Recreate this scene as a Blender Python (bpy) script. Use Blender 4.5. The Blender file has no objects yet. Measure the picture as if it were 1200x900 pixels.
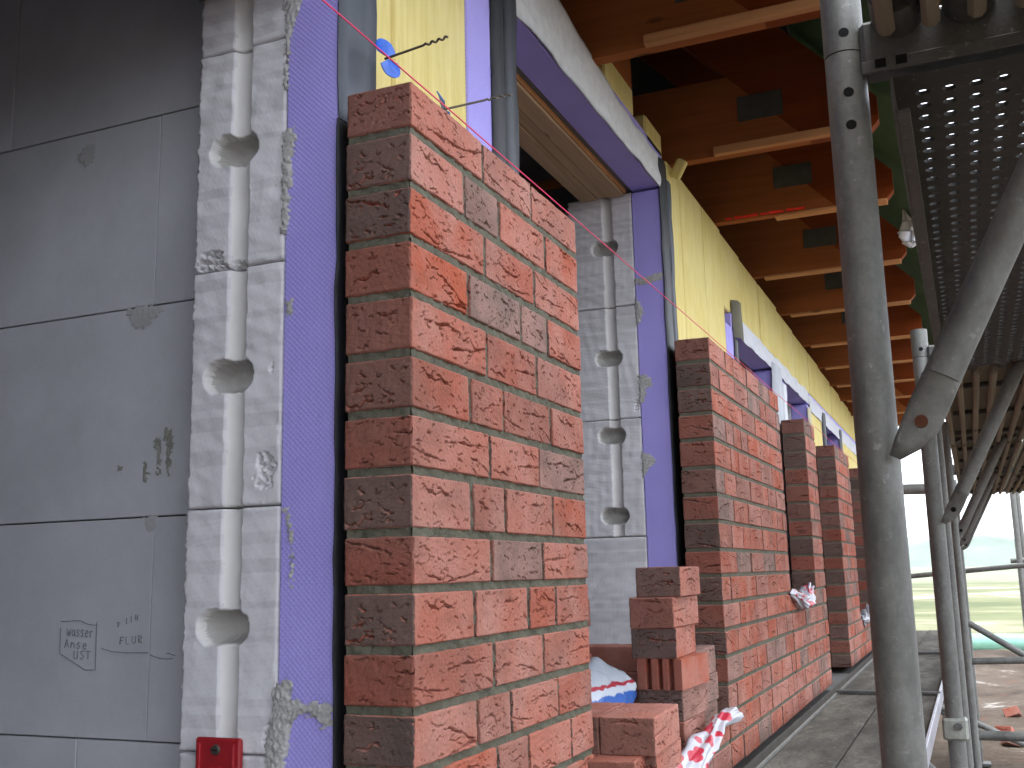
import bpy, math, random
import numpy as np
from mathutils import Vector, Matrix
random.seed(7)
R = math.radians
scene = bpy.context.scene
col = scene.collection

# ------------------------------------------------------------------ camera
cam_d = bpy.data.cameras.new('camera')
cam = bpy.data.objects.new('camera', cam_d)
col.objects.link(cam)
scene.camera = cam
YAW, PITCH, ROLL, FPX = 0.401877757, 0.178337040, -0.0232869132, 1240.347
CAM = Vector((0.72996, -1.34435, -0.75334))
fw = Vector((-math.sin(YAW)*math.cos(PITCH), math.cos(YAW)*math.cos(PITCH), math.sin(PITCH)))
rt = Vector((math.cos(YAW), math.sin(YAW), 0))
up = rt.cross(fw)
rt2 = rt*math.cos(ROLL)+up*math.sin(ROLL)
up2 = -rt*math.sin(ROLL)+up*math.cos(ROLL)
m3 = Matrix((rt2, up2, -fw)).transposed()
cam.matrix_world = Matrix.Translation(CAM) @ m3.to_4x4()
cam_d.sensor_width = 36
cam_d.lens = FPX/1200*36
cam_d.clip_start = 0.02
cam_d.clip_end = 5000

# ------------------------------------------------------------------ light
world = bpy.data.worlds.new('World')
scene.world = world
world.use_nodes = True
wn = world.node_tree
SUN_EL, SUN_AZ = 78, 75          # azimuth measured from -Y (behind camera) towards +X
sd = Vector((math.sin(R(SUN_AZ))*math.cos(R(SUN_EL)), -math.cos(R(SUN_AZ))*math.cos(R(SUN_EL)), math.sin(R(SUN_EL))))
sky = wn.nodes.new('ShaderNodeTexSky')
sky.sky_type = 'NISHITA'
sky.sun_disc = False
sky.sun_elevation = R(SUN_EL)
sky.sun_rotation = math.atan2(sd.x, sd.y)
sky.air_density = 1.0
sky.dust_density = 1.0
sky.ozone_density = 1.0
hs = wn.nodes.new('ShaderNodeHueSaturation')
hs.inputs['Saturation'].default_value = 0.5       # overcast: the cloud layer takes most of the blue out
wn.links.new(sky.outputs[0], hs.inputs['Color'])
bg = wn.nodes['Background']
bg.inputs['Strength'].default_value = 0.15
cl = wn.nodes.new('ShaderNodeMix'); cl.data_type = 'RGBA'
cl.inputs[0].default_value = 0.8                     # closed, even cloud layer over the clear sky
cl.inputs[7].default_value = (2.85, 3.0, 3.3, 1)
wn.links.new(hs.outputs[0], cl.inputs[6])
wn.links.new(cl.outputs[2], bg.inputs['Color'])
sun_d = bpy.data.lights.new('sun', 'SUN')
sun = bpy.data.objects.new('sun', sun_d)
col.objects.link(sun)
sun_d.energy = 0.5
sun_d.angle = R(28)
sun_d.color = (1.0, 0.97, 0.93)
sun.rotation_euler = (-sd).to_track_quat('-Z', 'Y').to_euler()
sun.location = (6, -4, 8)

scene.view_settings.view_transform = 'Standard'
scene.view_settings.look = 'None'
scene.view_settings.exposure = 3.0
scene.view_settings.gamma = 1.0
scene.render.engine = 'CYCLES'

GZ = -2.35          # ground level; z = 0 is the top of the first brick pier

# ------------------------------------------------------------------ helpers
WL = {}             # world location of every parent empty


def empty(name, loc, label, cat, group=None):
    o = bpy.data.objects.new(name, None)
    o.empty_display_size = 0.1
    col.objects.link(o)
    o.location = loc
    WL[o] = Vector(loc)
    tag(o, label, cat, group)
    return o


def tag(o, label=None, cat=None, group=None, kind=None):
    if label: o['label'] = label
    if cat: o['category'] = cat
    if group: o['group'] = group
    if kind: o['kind'] = kind
    return o


def link(name, mesh, mat, parent=None, loc=(0, 0, 0), rot=(0, 0, 0), scale=(1, 1, 1)):
    """link mesh as an object at world location loc"""
    o = bpy.data.objects.new(name, mesh)
    col.objects.link(o)
    if mat is not None and not mesh.materials:
        mesh.materials.append(mat)
    loc = Vector(loc)
    WL[o] = loc
    if parent is not None:
        o.parent = parent
        o.location = loc-WL[parent]
    else:
        o.location = loc
    o.rotation_euler = rot
    o.scale = scale
    return o


class MB:
    def __init__(s):
        s.v = []; s.f = []; s.sm = []

    def add(s, vs, fs, smooth=False):
        n = len(s.v)
        s.v += [tuple(v) for v in vs]
        s.f += [tuple(i+n for i in f) for f in fs]
        s.sm += [smooth]*len(fs)
        return s

    def box(s, x0, x1, y0, y1, z0, z1):
        return s.add([(x0, y0, z0), (x1, y0, z0), (x1, y1, z0), (x0, y1, z0), (x0, y0, z1), (x1, y0, z1), (x1, y1, z1), (x0, y1, z1)],
                     [(0, 3, 2, 1), (4, 5, 6, 7), (0, 1, 5, 4), (1, 2, 6, 5), (2, 3, 7, 6), (3, 0, 4, 7)])

    def bbox(s, x0, x1, y0, y1, z0, z1, b=0.003):
        """box with chamfered edges"""
        P = []; F = []
        X = (x0, x1); Y = (y0, y1); Z = (z0, z1)
        idx = {}
        for i in (0, 1):
            for j in (0, 1):
                for k in (0, 1):
                    sx = b if i == 0 else -b
                    sy = b if j == 0 else -b
                    sz = b if k == 0 else -b
                    idx[i, j, k, 0] = len(P); P.append((X[i], Y[j]+sy, Z[k]+sz))
                    idx[i, j, k, 1] = len(P); P.append((X[i]+sx, Y[j], Z[k]+sz))
                    idx[i, j, k, 2] = len(P); P.append((X[i]+sx, Y[j]+sy, Z[k]))
        for i in (0, 1):
            q = [idx[i, j, k, 0] for j, k in ((0, 0), (1, 0), (1, 1), (0, 1))]
            F.append(q if i else q[::-1])
        for j in (0, 1):
            q = [idx[i, j, k, 1] for i, k in ((0, 0), (1, 0), (1, 1), (0, 1))]
            F.append(q[::-1] if j else q)
        for k in (0, 1):
            q = [idx[i, j, k, 2] for i, j in ((0, 0), (1, 0), (1, 1), (0, 1))]
            F.append(q if k else q[::-1])
        for i in (0, 1):
            for j in (0, 1):
                F.append([idx[i, j, 0, 0], idx[i, j, 0, 1], idx[i, j, 1, 1], idx[i, j, 1, 0]])
        for i in (0, 1):
            for k in (0, 1):
                F.append([idx[i, 0, k, 0], idx[i, 0, k, 2], idx[i, 1, k, 2], idx[i, 1, k, 0]])
        for j in (0, 1):
            for k in (0, 1):
                F.append([idx[0, j, k, 1], idx[0, j, k, 2], idx[1, j, k, 2], idx[1, j, k, 1]])
        for i in (0, 1):
            for j in (0, 1):
                for k in (0, 1):
                    F.append([idx[i, j, k, 0], idx[i, j, k, 1], idx[i, j, k, 2]])
        return s.add(P, F)

    def tube(s, p0, p1, r, n=16, r1=None, caps=True):
        p0 = Vector(p0); p1 = Vector(p1); r1 = r if r1 is None else r1
        d = (p1-p0).normalized()
        a = d.orthogonal().normalized(); b = d.cross(a)
        vs = []
        for q, rr in ((p0, r), (p1, r1)):
            for i in range(n):
                t = 2*math.pi*i/n
                vs.append(q+a*rr*math.cos(t)+b*rr*math.sin(t))
        s.add(vs, [(i, (i+1) % n, n+(i+1) % n, n+i) for i in range(n)], True)
        if caps:
            s.add(vs[:n], [tuple(range(n))[::-1]])
            s.add(vs[n:], [tuple(range(n))])
        return s

    def path(s, pts, r, n=8):
        pts = [Vector(p) for p in pts]
        vs = []; fs = []
        a = None
        for i, p in enumerate(pts):
            d = (pts[min(i+1, len(pts)-1)]-pts[max(i-1, 0)]).normalized()
            if a is None: a = d.orthogonal().normalized()
            a = (a-d*a.dot(d)).normalized(); b = d.cross(a)
            rr = r[i] if isinstance(r, (list, tuple)) else r
            for k in range(n):
                t = 2*math.pi*k/n
                vs.append(p+a*rr*math.cos(t)+b*rr*math.sin(t))
        for i in range(len(pts)-1):
            for k in range(n):
                fs.append((i*n+k, i*n+(k+1) % n, (i+1)*n+(k+1) % n, (i+1)*n+k))
        fs.append(tuple(range(n))[::-1]); fs.append(tuple(range((len(pts)-1)*n, len(pts)*n)))
        return s.add(vs, fs, True)

    def prism(s, poly, axis, a, b):
        """polygon in the two other axes (cyclic order), extruded along axis from a to b"""
        n = len(poly); vs = []
        for t in (a, b):
            for u, v in poly:
                vs.append((t, u, v) if axis == 0 else (u, t, v) if axis == 1 else (u, v, t))
        fs = [tuple(range(n)), tuple(range(n, 2*n))[::-1]]+[(i, n+i, n+(i+1) % n, (i+1) % n) for i in range(n)]
        return s.add(vs, fs)

    def mesh(s, name, center=None):
        V = np.array(s.v, dtype=float)
        c = (V.min(0)+V.max(0))/2 if center is None else np.array(center)
        me = bpy.data.meshes.new(name)
        me.from_pydata((V-c).tolist(), [], s.f)
        me.polygons.foreach_set('use_smooth', s.sm)
        me.validate(); me.update()
        bm_fix(me)
        return me, Vector(c)

    def build(s, name, mat, parent=None, center=None):
        me, c = s.mesh(name, center)
        return link(name, me, mat, parent, c)


def bm_fix(me):
    import bmesh
    bm = bmesh.new(); bm.from_mesh(me)
    bmesh.ops.recalc_face_normals(bm, faces=bm.faces)
    bm.to_mesh(me); bm.free()


def np_mesh(name, V, F, smooth=True):
    me = bpy.data.meshes.new(name)
    F = np.asarray(F, dtype=np.int32); V = np.asarray(V, dtype=np.float32)
    me.vertices.add(len(V)); me.vertices.foreach_set('co', V.ravel())
    k = F.shape[1]
    me.loops.add(F.size); me.loops.foreach_set('vertex_index', F.ravel())
    me.polygons.add(len(F))
    me.polygons.foreach_set('loop_start', np.arange(0, F.size, k, dtype=np.int32))
    me.polygons.foreach_set('loop_total', np.full(len(F), k, dtype=np.int32))
    me.polygons.foreach_set('use_smooth', np.full(len(F), smooth))
    me.update(calc_edges=True)
    me.validate()
    return me


def snoise(seed, wl, n=14, spread=2.0):
    """smooth pseudo noise of (u, v), wavelength wl metres, about unit amplitude"""
    g = np.random.default_rng(seed)
    a = g.uniform(0, 2*math.pi, n); k = 2*math.pi/(wl*np.exp(g.uniform(-math.log(spread), math.log(spread), n)))
    ph = g.uniform(0, 2*math.pi, n)
    def f(u, v):
        u = np.asarray(u, float); v = np.asarray(v, float); o = np.zeros(np.broadcast(u, v).shape)
        for i in range(n):
            o = o+np.sin(k[i]*(math.cos(a[i])*u+math.sin(a[i])*v)+ph[i])
        return o/math.sqrt(n/2)
    return f


# ------------------------------------------------------------------ materials
def nt(name):
    m = bpy.data.materials.new(name); m.use_nodes = True
    t = m.node_tree; b = t.nodes['Principled BSDF']
    return m, t, b


class G:
    """tiny node graph helper"""
    def __init__(s, name, rough=.85, spec=.25, metal=0):
        s.m, s.t, s.b = nt(name)
        s.b.inputs['Roughness'].default_value = rough
        s.b.inputs['Specular IOR Level'].default_value = spec
        s.b.inputs['Metallic'].default_value = metal
        tc = s.t.nodes.new('ShaderNodeTexCoord'); oi = s.t.nodes.new('ShaderNodeObjectInfo')
        s.oi = oi; s.tc = tc
        off = s.n('ShaderNodeVectorMath', operation='MULTIPLY_ADD')
        s.l(oi.outputs['Random'], off.inputs[0]); off.inputs[1].default_value = (37, 91, 53)
        s.l(tc.outputs['Object'], off.inputs[2])
        s.co = off.outputs[0]

    def n(s, typ, **k):
        x = s.t.nodes.new(typ)
        for a, b in k.items(): setattr(x, a, b)
        return x

    def l(s, a, b): s.t.links.new(a, b)

    def scaled(s, sc, src=None):
        x = s.n('ShaderNodeVectorMath', operation='MULTIPLY'); s.l(src or s.co, x.inputs[0]); x.inputs[1].default_value = sc
        return x.outputs[0]

    def noise(s, scale, detail=4, rough=.6, vec=None, dist=0):
        x = s.n('ShaderNodeTexNoise'); x.inputs['Scale'].default_value = scale; x.inputs['Detail'].default_value = detail
        x.inputs['Roughness'].default_value = rough; x.inputs['Distortion'].default_value = dist
        s.l(vec or s.co, x.inputs['Vector'])
        return x.outputs[0]

    def ramp(s, fac, stops):
        x = s.n('ShaderNodeValToRGB'); e = x.color_ramp.elements
        while len(e) < len(stops): e.new(.5)
        for q, (p, c) in zip(e, stops):
            q.position = p; q.color = (*c, 1) if len(c) == 3 else c
        s.l(fac, x.inputs[0])
        return x.outputs[0]

    def mix(s, fac, a, b, mode='MIX'):
        x = s.n('ShaderNodeMix', data_type='RGBA', blend_type=mode)
        for v, i in ((fac, 0), (a, 6), (b, 7)):
            if hasattr(v, 'links') or hasattr(v, 'is_linked'): s.l(v, x.inputs[i])
            else: x.inputs[i].default_value = v if i == 0 else (*v, 1)
        return x.outputs[2]

    def math(s, op, a, b=0.0, clamp=False):
        x = s.n('ShaderNodeMath', operation=op, use_clamp=clamp)
        for v, i in ((a, 0), (b, 1)):
            if hasattr(v, 'is_linked'): s.l(v, x.inputs[i])
            else: x.inputs[i].default_value = v
        return x.outputs[0]

    def color(s, c):
        if hasattr(c, 'is_linked'): s.l(c, s.b.inputs['Base Color'])
        else: s.b.inputs['Base Color'].default_value = (*c, 1)
        return s

    def bump(s, h, strength=.3, dist=.002):
        x = s.n('ShaderNodeBump'); x.inputs['Strength'].default_value = strength; x.inputs['Distance'].default_value = dist
        s.l(h, x.inputs['Height'])
        if s.b.inputs['Normal'].is_linked:
            s.l(s.b.inputs['Normal'].links[0].from_socket, x.inputs['Normal'])
        s.l(x.outputs[0], s.b.inputs['Normal'])
        return s


def mul(c, k): return tuple(min(1, x*k) for x in c)


def simple(name, c, rough=.85, var=.18, scale=9, bs=160, bstr=.25, bdist=.002, spec=.25, metal=0, c2=None):
    g = G(name, rough, spec, metal)
    n = g.noise(scale, 5, .6)
    g.color(g.ramp(n, [(.3, mul(c, 1-var)), (.7, c2 or mul(c, 1+var))]))
    g.bump(g.noise(bs, 4, .7), bstr, bdist)
    return g.m


def brick_material():
    g = G('brick clay', .92, .15)
    sep = g.n('ShaderNodeSeparateColor'); g.l(g.oi.outputs['Color'], sep.inputs[0])
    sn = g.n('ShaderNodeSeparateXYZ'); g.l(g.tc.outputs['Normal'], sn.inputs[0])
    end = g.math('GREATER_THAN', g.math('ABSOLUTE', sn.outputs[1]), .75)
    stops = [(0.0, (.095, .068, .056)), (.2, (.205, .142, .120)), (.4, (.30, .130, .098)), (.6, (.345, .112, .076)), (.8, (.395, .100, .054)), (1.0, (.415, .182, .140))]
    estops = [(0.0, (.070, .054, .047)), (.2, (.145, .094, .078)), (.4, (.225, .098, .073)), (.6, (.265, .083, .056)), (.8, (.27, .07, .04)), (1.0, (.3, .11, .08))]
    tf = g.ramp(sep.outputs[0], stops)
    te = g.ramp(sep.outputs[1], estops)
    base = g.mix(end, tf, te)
    # firing blush: soft paler, pinker and darker areas
    n1 = g.noise(9, 3, .55)
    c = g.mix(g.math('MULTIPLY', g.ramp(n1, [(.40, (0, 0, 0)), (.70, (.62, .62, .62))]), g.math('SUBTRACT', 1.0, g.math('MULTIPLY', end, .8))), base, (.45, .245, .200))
    n2 = g.noise(16, 4, .6, g.scaled((1, .6, 1.6)))
    c = g.mix(g.ramp(n2, [(.54, (0, 0, 0)), (.78, (.5, .5, .5))]), c, (.17, .078, .058))
    n5 = g.noise(5, 3, .6)
    c = g.mix(g.ramp(n5, [(.5, (0, 0, 0)), (.68, (.45, .45, .45))]), c, (.19, .105, .085))
    n3 = g.noise(420, 3, .7)
    c = g.mix(.5, c, g.ramp(n3, [(.3, (.25, .25, .25)), (.5, (.5, .5, .5)), (.72, (.72, .70, .66))]), 'OVERLAY')
    n4 = g.noise(60, 3, .6)
    c = g.mix(g.ramp(n4, [(.66, (0, 0, 0)), (.82, (.35, .35, .35))]), c, (.46, .30, .25))
    g.color(c)
    g.bump(g.noise(90, 5, .65), .5, .003)
    g.bump(g.noise(500, 3, .7), .35, .001)
    return g.m


def wood(name, c, axis, c2=None, scale=1.0, rough=.75):
    g = G(name, rough, .06)
    sc = [70*scale, 70*scale, 70*scale]; sc[axis] = 2.2*scale
    s2 = [14*scale]*3; s2[axis] = .8*scale
    n = g.noise(1, 4, .6, g.scaled(sc), .4)
    n2 = g.noise(1, 3, .5, g.scaled(s2), .6)
    a = g.ramp(n, [(.3, mul(c, .72)), (.7, mul(c, 1.18))])
    b = g.ramp(n2, [(.35, mul(c2 or c, .75)), (.65, mul(c2 or c, 1.2))])
    c_ = g.mix(.5, a, b)
    kn = g.n('ShaderNodeTexVoronoi'); kn.inputs['Scale'].default_value = 1
    s3 = [9*scale]*3; s3[axis] = 3.2*scale
    g.l(g.scaled(s3), kn.inputs['Vector'])
    c_ = g.mix(g.ramp(kn.outputs['Distance'], [(.05, (.8, .8, .8)), (.11, (0, 0, 0))]), c_, mul(c, .3))
    g.color(c_)
    g.bump(n, .25, .002)
    return g.m


def galvanised(name='galvanised steel', c=(.18, .18, .165), splat=True, rough=.55):
    g = G(name, rough, .5, .35)
    n = g.noise(26, 5, .65)
    a = g.ramp(n, [(.3, mul(c, .72)), (.7, mul(c, 1.25))])
    v = g.n('ShaderNodeTexVoronoi'); v.inputs['Scale'].default_value = 170; g.l(g.co, v.inputs['Vector'])
    bw = g.n('ShaderNodeRGBToBW'); g.l(v.outputs['Color'], bw.inputs[0]); a = g.mix(.10, a, g.ramp(bw.outputs[0], [(.2, mul(c, .6)), (.8, mul(c, 1.9))]))
    if splat:
        n2 = g.noise(75, 4, .7)
        a = g.mix(g.ramp(n2, [(.62, (0, 0, 0)), (.68, (.6, .6, .6))]), a, (.36, .355, .34))
        n3 = g.noise(7, 5, .75, g.scaled((1, 1, .35)))
        a = g.mix(g.ramp(n3, [(.48, (0, 0, 0)), (.70, (.75, .75, .75))]), a, (.075, .072, .065))
    g.color(a)
    g.bump(g.noise(240, 4, .7), .3, .0015)
    r = g.ramp(n, [(.3, (rough-.1,)*3), (.7, (rough+.2,)*3)]); g.l(r, g.b.inputs['Roughness'])
    return g.m


def foam_material():
    g = G('violet foam', .7, .3)
    sp = g.n('ShaderNodeSeparateXYZ'); g.l(g.tc.outputs['Object'], sp.inputs[0])
    xy = g.math('ADD', sp.outputs[0], sp.outputs[1])
    k = 2*math.pi/.0092
    s1 = g.math('SINE', g.math('MULTIPLY', xy, k))
    s2 = g.math('SINE', g.math('MULTIPLY', sp.outputs[2], k))
    w = g.math('MULTIPLY', s1, s2)
    n = g.noise(5, 4, .6)
    c = g.ramp(n, [(.3, (.37, .325, .78)), (.7, (.42, .37, .84))])
    c = g.mix(g.math('MULTIPLY', g.math('MAXIMUM', w, 0.0), .35), c, (.60, .56, .92))
    n2 = g.noise(38, 5, .7)
    c = g.mix(g.ramp(n2, [(.62, (0, 0, 0)), (.8, (.35, .35, .35))]), c, (.42, .40, .50))
    g.color(c)
    g.bump(w, .4, .0010)
    return g.m


def block_material(name, c, band=True):
    g = G(name, .95, .1)
    sp = g.n('ShaderNodeSeparateXYZ'); g.l(g.co, sp.inputs[0])
    n = g.noise(5, 5, .6)
    a = g.ramp(n, [(.3, mul(c, .90)), (.7, mul(c, 1.08))])
    if band:       # saw bands across the cut face
        wob = g.math('MULTIPLY', g.noise(9, 3, .6), .010)
        z = g.math('ADD', sp.outputs[2], wob)
        nb = g.n('ShaderNodeTexNoise'); nb.noise_dimensions = '1D'; nb.inputs['Scale'].default_value = 21; nb.inputs['Detail'].default_value = 1
        g.l(z, nb.inputs['W'])
        a = g.mix(.9, a, g.ramp(nb.outputs[0], [(.40, (.41, .41, .41)), (.43, (.56, .56, .56)), (.57, (.53, .53, .53)), (.60, (.42, .42, .42))]), 'OVERLAY')
    n2 = g.noise(210, 4, .7)
    a = g.mix(.35, a, g.ramp(n2, [(.3, (.43, .43, .43)), (.7, (.56, .56, .56))]), 'OVERLAY')
    n3 = g.noise(3.2, 5, .7)
    a = g.mix(g.ramp(n3, [(.52, (0, 0, 0)), (.72, (.35, .35, .35))]), a, mul(c, .78))
    g.color(a)
    g.bump(g.noise(260, 3, .6), .12, .0006)
    return g.m


def wool_material():
    g = G('yellow glass wool', 1.0, .05)
    n = g.noise(1, 5, .65, g.scaled((60, 60, 5)), .5)
    n2 = g.noise(4, 4, .6)
    a = g.ramp(n, [(.3, (.66, .53, .18)), (.7, (.80, .68, .29))])
    a = g.mix(g.ramp(n2, [(.4, (0, 0, 0)), (.75, (.5, .5, .5))]), a, (.82, .73, .38))
    g.color(a)
    g.bump(g.noise(1, 5, .7, g.scaled((300, 300, 60))), .5, .003)
    return g.m


def deck_material():
    g = G('cement dusted plank', .95, .15)
    n = g.noise(5, 6, .7, g.scaled((1.6, .5, 1)))
    a = g.ramp(n, [(.3, (.055, .052, .045)), (.5, (.105, .099, .085)), (.7, (.20, .19, .165))])
    n2 = g.noise(90, 4, .75)
    a = g.mix(.8, a, g.ramp(n2, [(.3, (.28, .28, .28)), (.7, (.72, .72, .72))]), 'OVERLAY')
    n3 = g.noise(28, 4, .7)
    a = g.mix(g.ramp(n3, [(.62, (0, 0, 0)), (.7, (.7, .7, .7))]), a, (.24, .23, .205))
    g.color(a)
    g.bump(g.noise(120, 5, .7), .9, .004)
    g.bump(n3, .5, .006)
    return g.m


M = {}
M['brick'] = brick_material()
M['mortar'] = simple('mortar', (.125, .120, .087), .95, .22, 25, 260, .8, .003)
M['smear'] = simple('mortar smear', (.47, .46, .44), .95, .15, 40, 220, .7, .003)
M['block'] = block_material('sawn aerated block', (.68, .665, .675))
M['groove'] = block_material('moulded aerated block', (.72, .705, .68), False)
M['bore_shade'] = block_material('shade-painted slot block', (.50, .485, .455), False)  # slot floors coloured darker, standing in for the shade inside
M['inner'] = block_material('interior aerated block', (.57, .575, .60), False)
M['foam'] = foam_material()
M['wool'] = wool_material()
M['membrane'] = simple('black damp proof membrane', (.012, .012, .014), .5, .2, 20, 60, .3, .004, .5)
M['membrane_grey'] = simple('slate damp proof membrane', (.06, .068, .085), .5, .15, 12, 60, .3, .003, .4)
M['fleece'] = simple('grey fleece', (.66, .66, .66), .95, .10, 30, 300, .5, .002)
M['fleece_pale'] = simple('pale fleece', (.66, .67, .72), .9, .08, 30, 300, .4, .002)
M['soffit'] = wood('soffit plank', (.46, .32, .20), 1, (.52, .36, .22))
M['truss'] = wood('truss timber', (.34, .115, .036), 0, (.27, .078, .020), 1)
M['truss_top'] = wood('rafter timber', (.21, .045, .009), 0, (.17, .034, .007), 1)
M['batten_or_edge'] = wood('batten timber', (.50, .24, .10), 0)
M['plate'] = simple('nail plate steel', (.085, .085, .072), .6, .15, 30, 300, .5, .001, .5, .5)
M['steel'] = galvanised()
M['steel_dark'] = galvanised('weathered steel', (.11, .11, .105), True, .65)
M['plate_dark'] = galvanised('grimy deck steel', (.06, .06, .056), True, .7)
M['deck'] = deck_material()
M['deck_wood'] = wood('deck underside plank', (.24, .21, .16), 1, (.28, .24, .18), .6)
M['hole'] = simple('dark bore', (.008, .008, .008), .9, .1)  # black pieces that stand in for the shade inside holes and slots
M['concrete'] = simple('concrete', (.17, .165, .155), .9, .15, 6, 120, .4, .002)
M['red'] = simple('red plastic', (.34, .012, .018), .45, .15, 18, 90, .15, .001, .5)
M['screw'] = simple('dull screw', (.09, .08, .065), .5, .2, 60, 100, .2, .001, .5, .6)
M['string'] = simple('pink string', (.85, .06, .17), .6, .1)
M['blue'] = simple('blue plastic', (.015, .12, .62), .35, .2, 60, 60, .2, .001, .5)
M['tie'] = simple('tie wire', (.12, .10, .075), .4, .2, 40, 100, .2, .001, .6, .7)
M['pencil'] = simple('pencil mark', (.20, .20, .215), .9, .2)
M['mould'] = simple('mould stain', (.30, .30, .26), .95, .3, 60)
M['green'] = simple('green underlay', (.035, .075, .030), .8, .2, 10, 100, .2, .002)
M['white_foil'] = simple('white plastic foil', (.52, .52, .55), .35, .06, 12, 30, .3, .004, .5)
M['pipe'] = simple('mint plastic', (.22, .42, .33), .5, .1)
M['floor'] = simple('screed floor', (.26, .26, .25), .95, .15, 4, 90, .3)
M['roof'] = simple('roof underlay', (.06, .055, .05), .9, .2)


# ------------------------------------------------------------------ ground, fields, hills
def ground():
    n = 150
    t = np.linspace(-1, 1, n)
    gx = np.sign(t)*(np.abs(t)**2.6)*1800
    gx = gx+np.linspace(-1, 1, n)*8
    X, Y = np.meshgrid(gx+1.2, gx+9, indexing='ij')
    nz = snoise(3, 3.0); n2 = snoise(4, .8); n3 = snoise(8, 14)
    near = np.exp(-((X-2)**2+(Y-9)**2)/(2*11**2))
    Z = GZ+near*(.05*nz(X, Y)+.02*n2(X, Y))
    Z = Z+.08*np.exp(-((Y-18.5)/1.6)**2)*np.exp(-((X-2)/5)**2)*(1+.3*nz(X, Y))
    Z = Z-.03*n3(X, Y)*(1-near)*0
    under = (X < 1.6) & (Y < 11)
    Z = np.where(under, np.minimum(Z, GZ), Z)
    V = np.stack([X, Y, Z], -1).reshape(-1, 3)
    i, j = np.meshgrid(np.arange(n-1), np.arange(n-1), indexing='ij')
    a = (i*n+j).ravel()
    F = np.stack([a, a+n, a+n+1, a+1], 1)
    me = np_mesh('ground', V, F)
    g = G('building site earth and meadow', .95, .1)
    geo = g.n('ShaderNodeNewGeometry')
    P = geo.outputs['Position']
    sp = g.n('ShaderNodeSeparateXYZ'); g.l(P, sp.inputs[0])
    d = g.math('ADD', sp.outputs[1], g.math('MULTIPLY', g.noise(.45, 4, .6, P), 9))
    mud = g.ramp(g.noise(1.1, 6, .65, P), [(.3, (.035, .026, .019)), (.47, (.075, .056, .041)), (.60, (.105, .082, .063)), (.68, (.34, .32, .29))])
    mud = g.mix(g.ramp(g.noise(2.4, 4, .6, P), [(.62, (0, 0, 0)), (.72, (.6, .6, .6))]), mud, (.16, .06, .035))
    mud = g.mix(.5, mud, g.ramp(g.noise(22, 4, .7, P), [(.3, (.3, .3, .3)), (.7, (.68, .68, .68))]), 'OVERLAY')
    grass = g.ramp(g.noise(.12, 5, .65, P), [(.35, (.10, .115, .055)), (.5, (.155, .165, .085)), (.58, (.24, .225, .15)), (.66, (.50, .48, .43))])
    fields = g.ramp(g.noise(.006, 3, .6, P), [(.4, (.13, .165, .10)), (.5, (.23, .24, .16)), (.6, (.15, .185, .11))])
    s1 = g.math('MULTIPLY', g.math('SUBTRACT', d, 23.0), .35, True)
    s2 = g.math('MULTIPLY', g.math('SUBTRACT', d, 90.0), .02, True)
    g.color(g.mix(s2, g.mix(s1, mud, grass), fields))
    g.bump(g.noise(9, 6, .7, P), .9, .03)
    o = link('ground', me, g.m)
    tag(o, kind='structure')
    # far hills
    for nm, dist, hh, sd_, c in (('hill', 900, 26, 21, (.10, .15, .09)), ('hill', 1500, 62, 22, (.09, .13, .10))):
        k = 120
        x = np.linspace(-dist*1.3, dist*1.3, k)
        f = snoise(sd_, dist*.35); f2 = snoise(sd_+5, dist*.03)
        top = GZ+hh*(.62+.28*f(x, 0*x))+hh*.04*f2(x, 0*x)
        rows = []
        for dy, fr in ((0, 0), (.05, .55), (.12, .9), (.2, 1.0), (.4, 0)):
            rows.append(np.stack([x, np.full(k, dist*(1+dy)), GZ-1+(top-GZ+1)*fr], -1))
        V = np.concatenate(rows)
        F = [(r*k+i, r*k+i+1, (r+1)*k+i+1, (r+1)*k+i) for r in range(4) for i in range(k-1)]
        g = G('wooded hill', 1, .05)
        g.color(g.ramp(g.noise(.02, 6, .7), [(.35, mul(c, .7)), (.65, mul(c, 1.4))]))
        tag(link(nm, np_mesh(nm, V, F), g.m), kind='structure')


ground()
tag(MB().box(-4.6, -.012, -5, 11, GZ-.2, -1.385).build('foundation', M['concrete']), kind='structure')
tag(MB().box(-4.6, -.46, -5, 11, -1.384, -1.28).build('floor', M['floor']), kind='structure')


# ------------------------------------------------------------------ brick meshes with real fissures
BH, BD = .0742, .115


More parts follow.
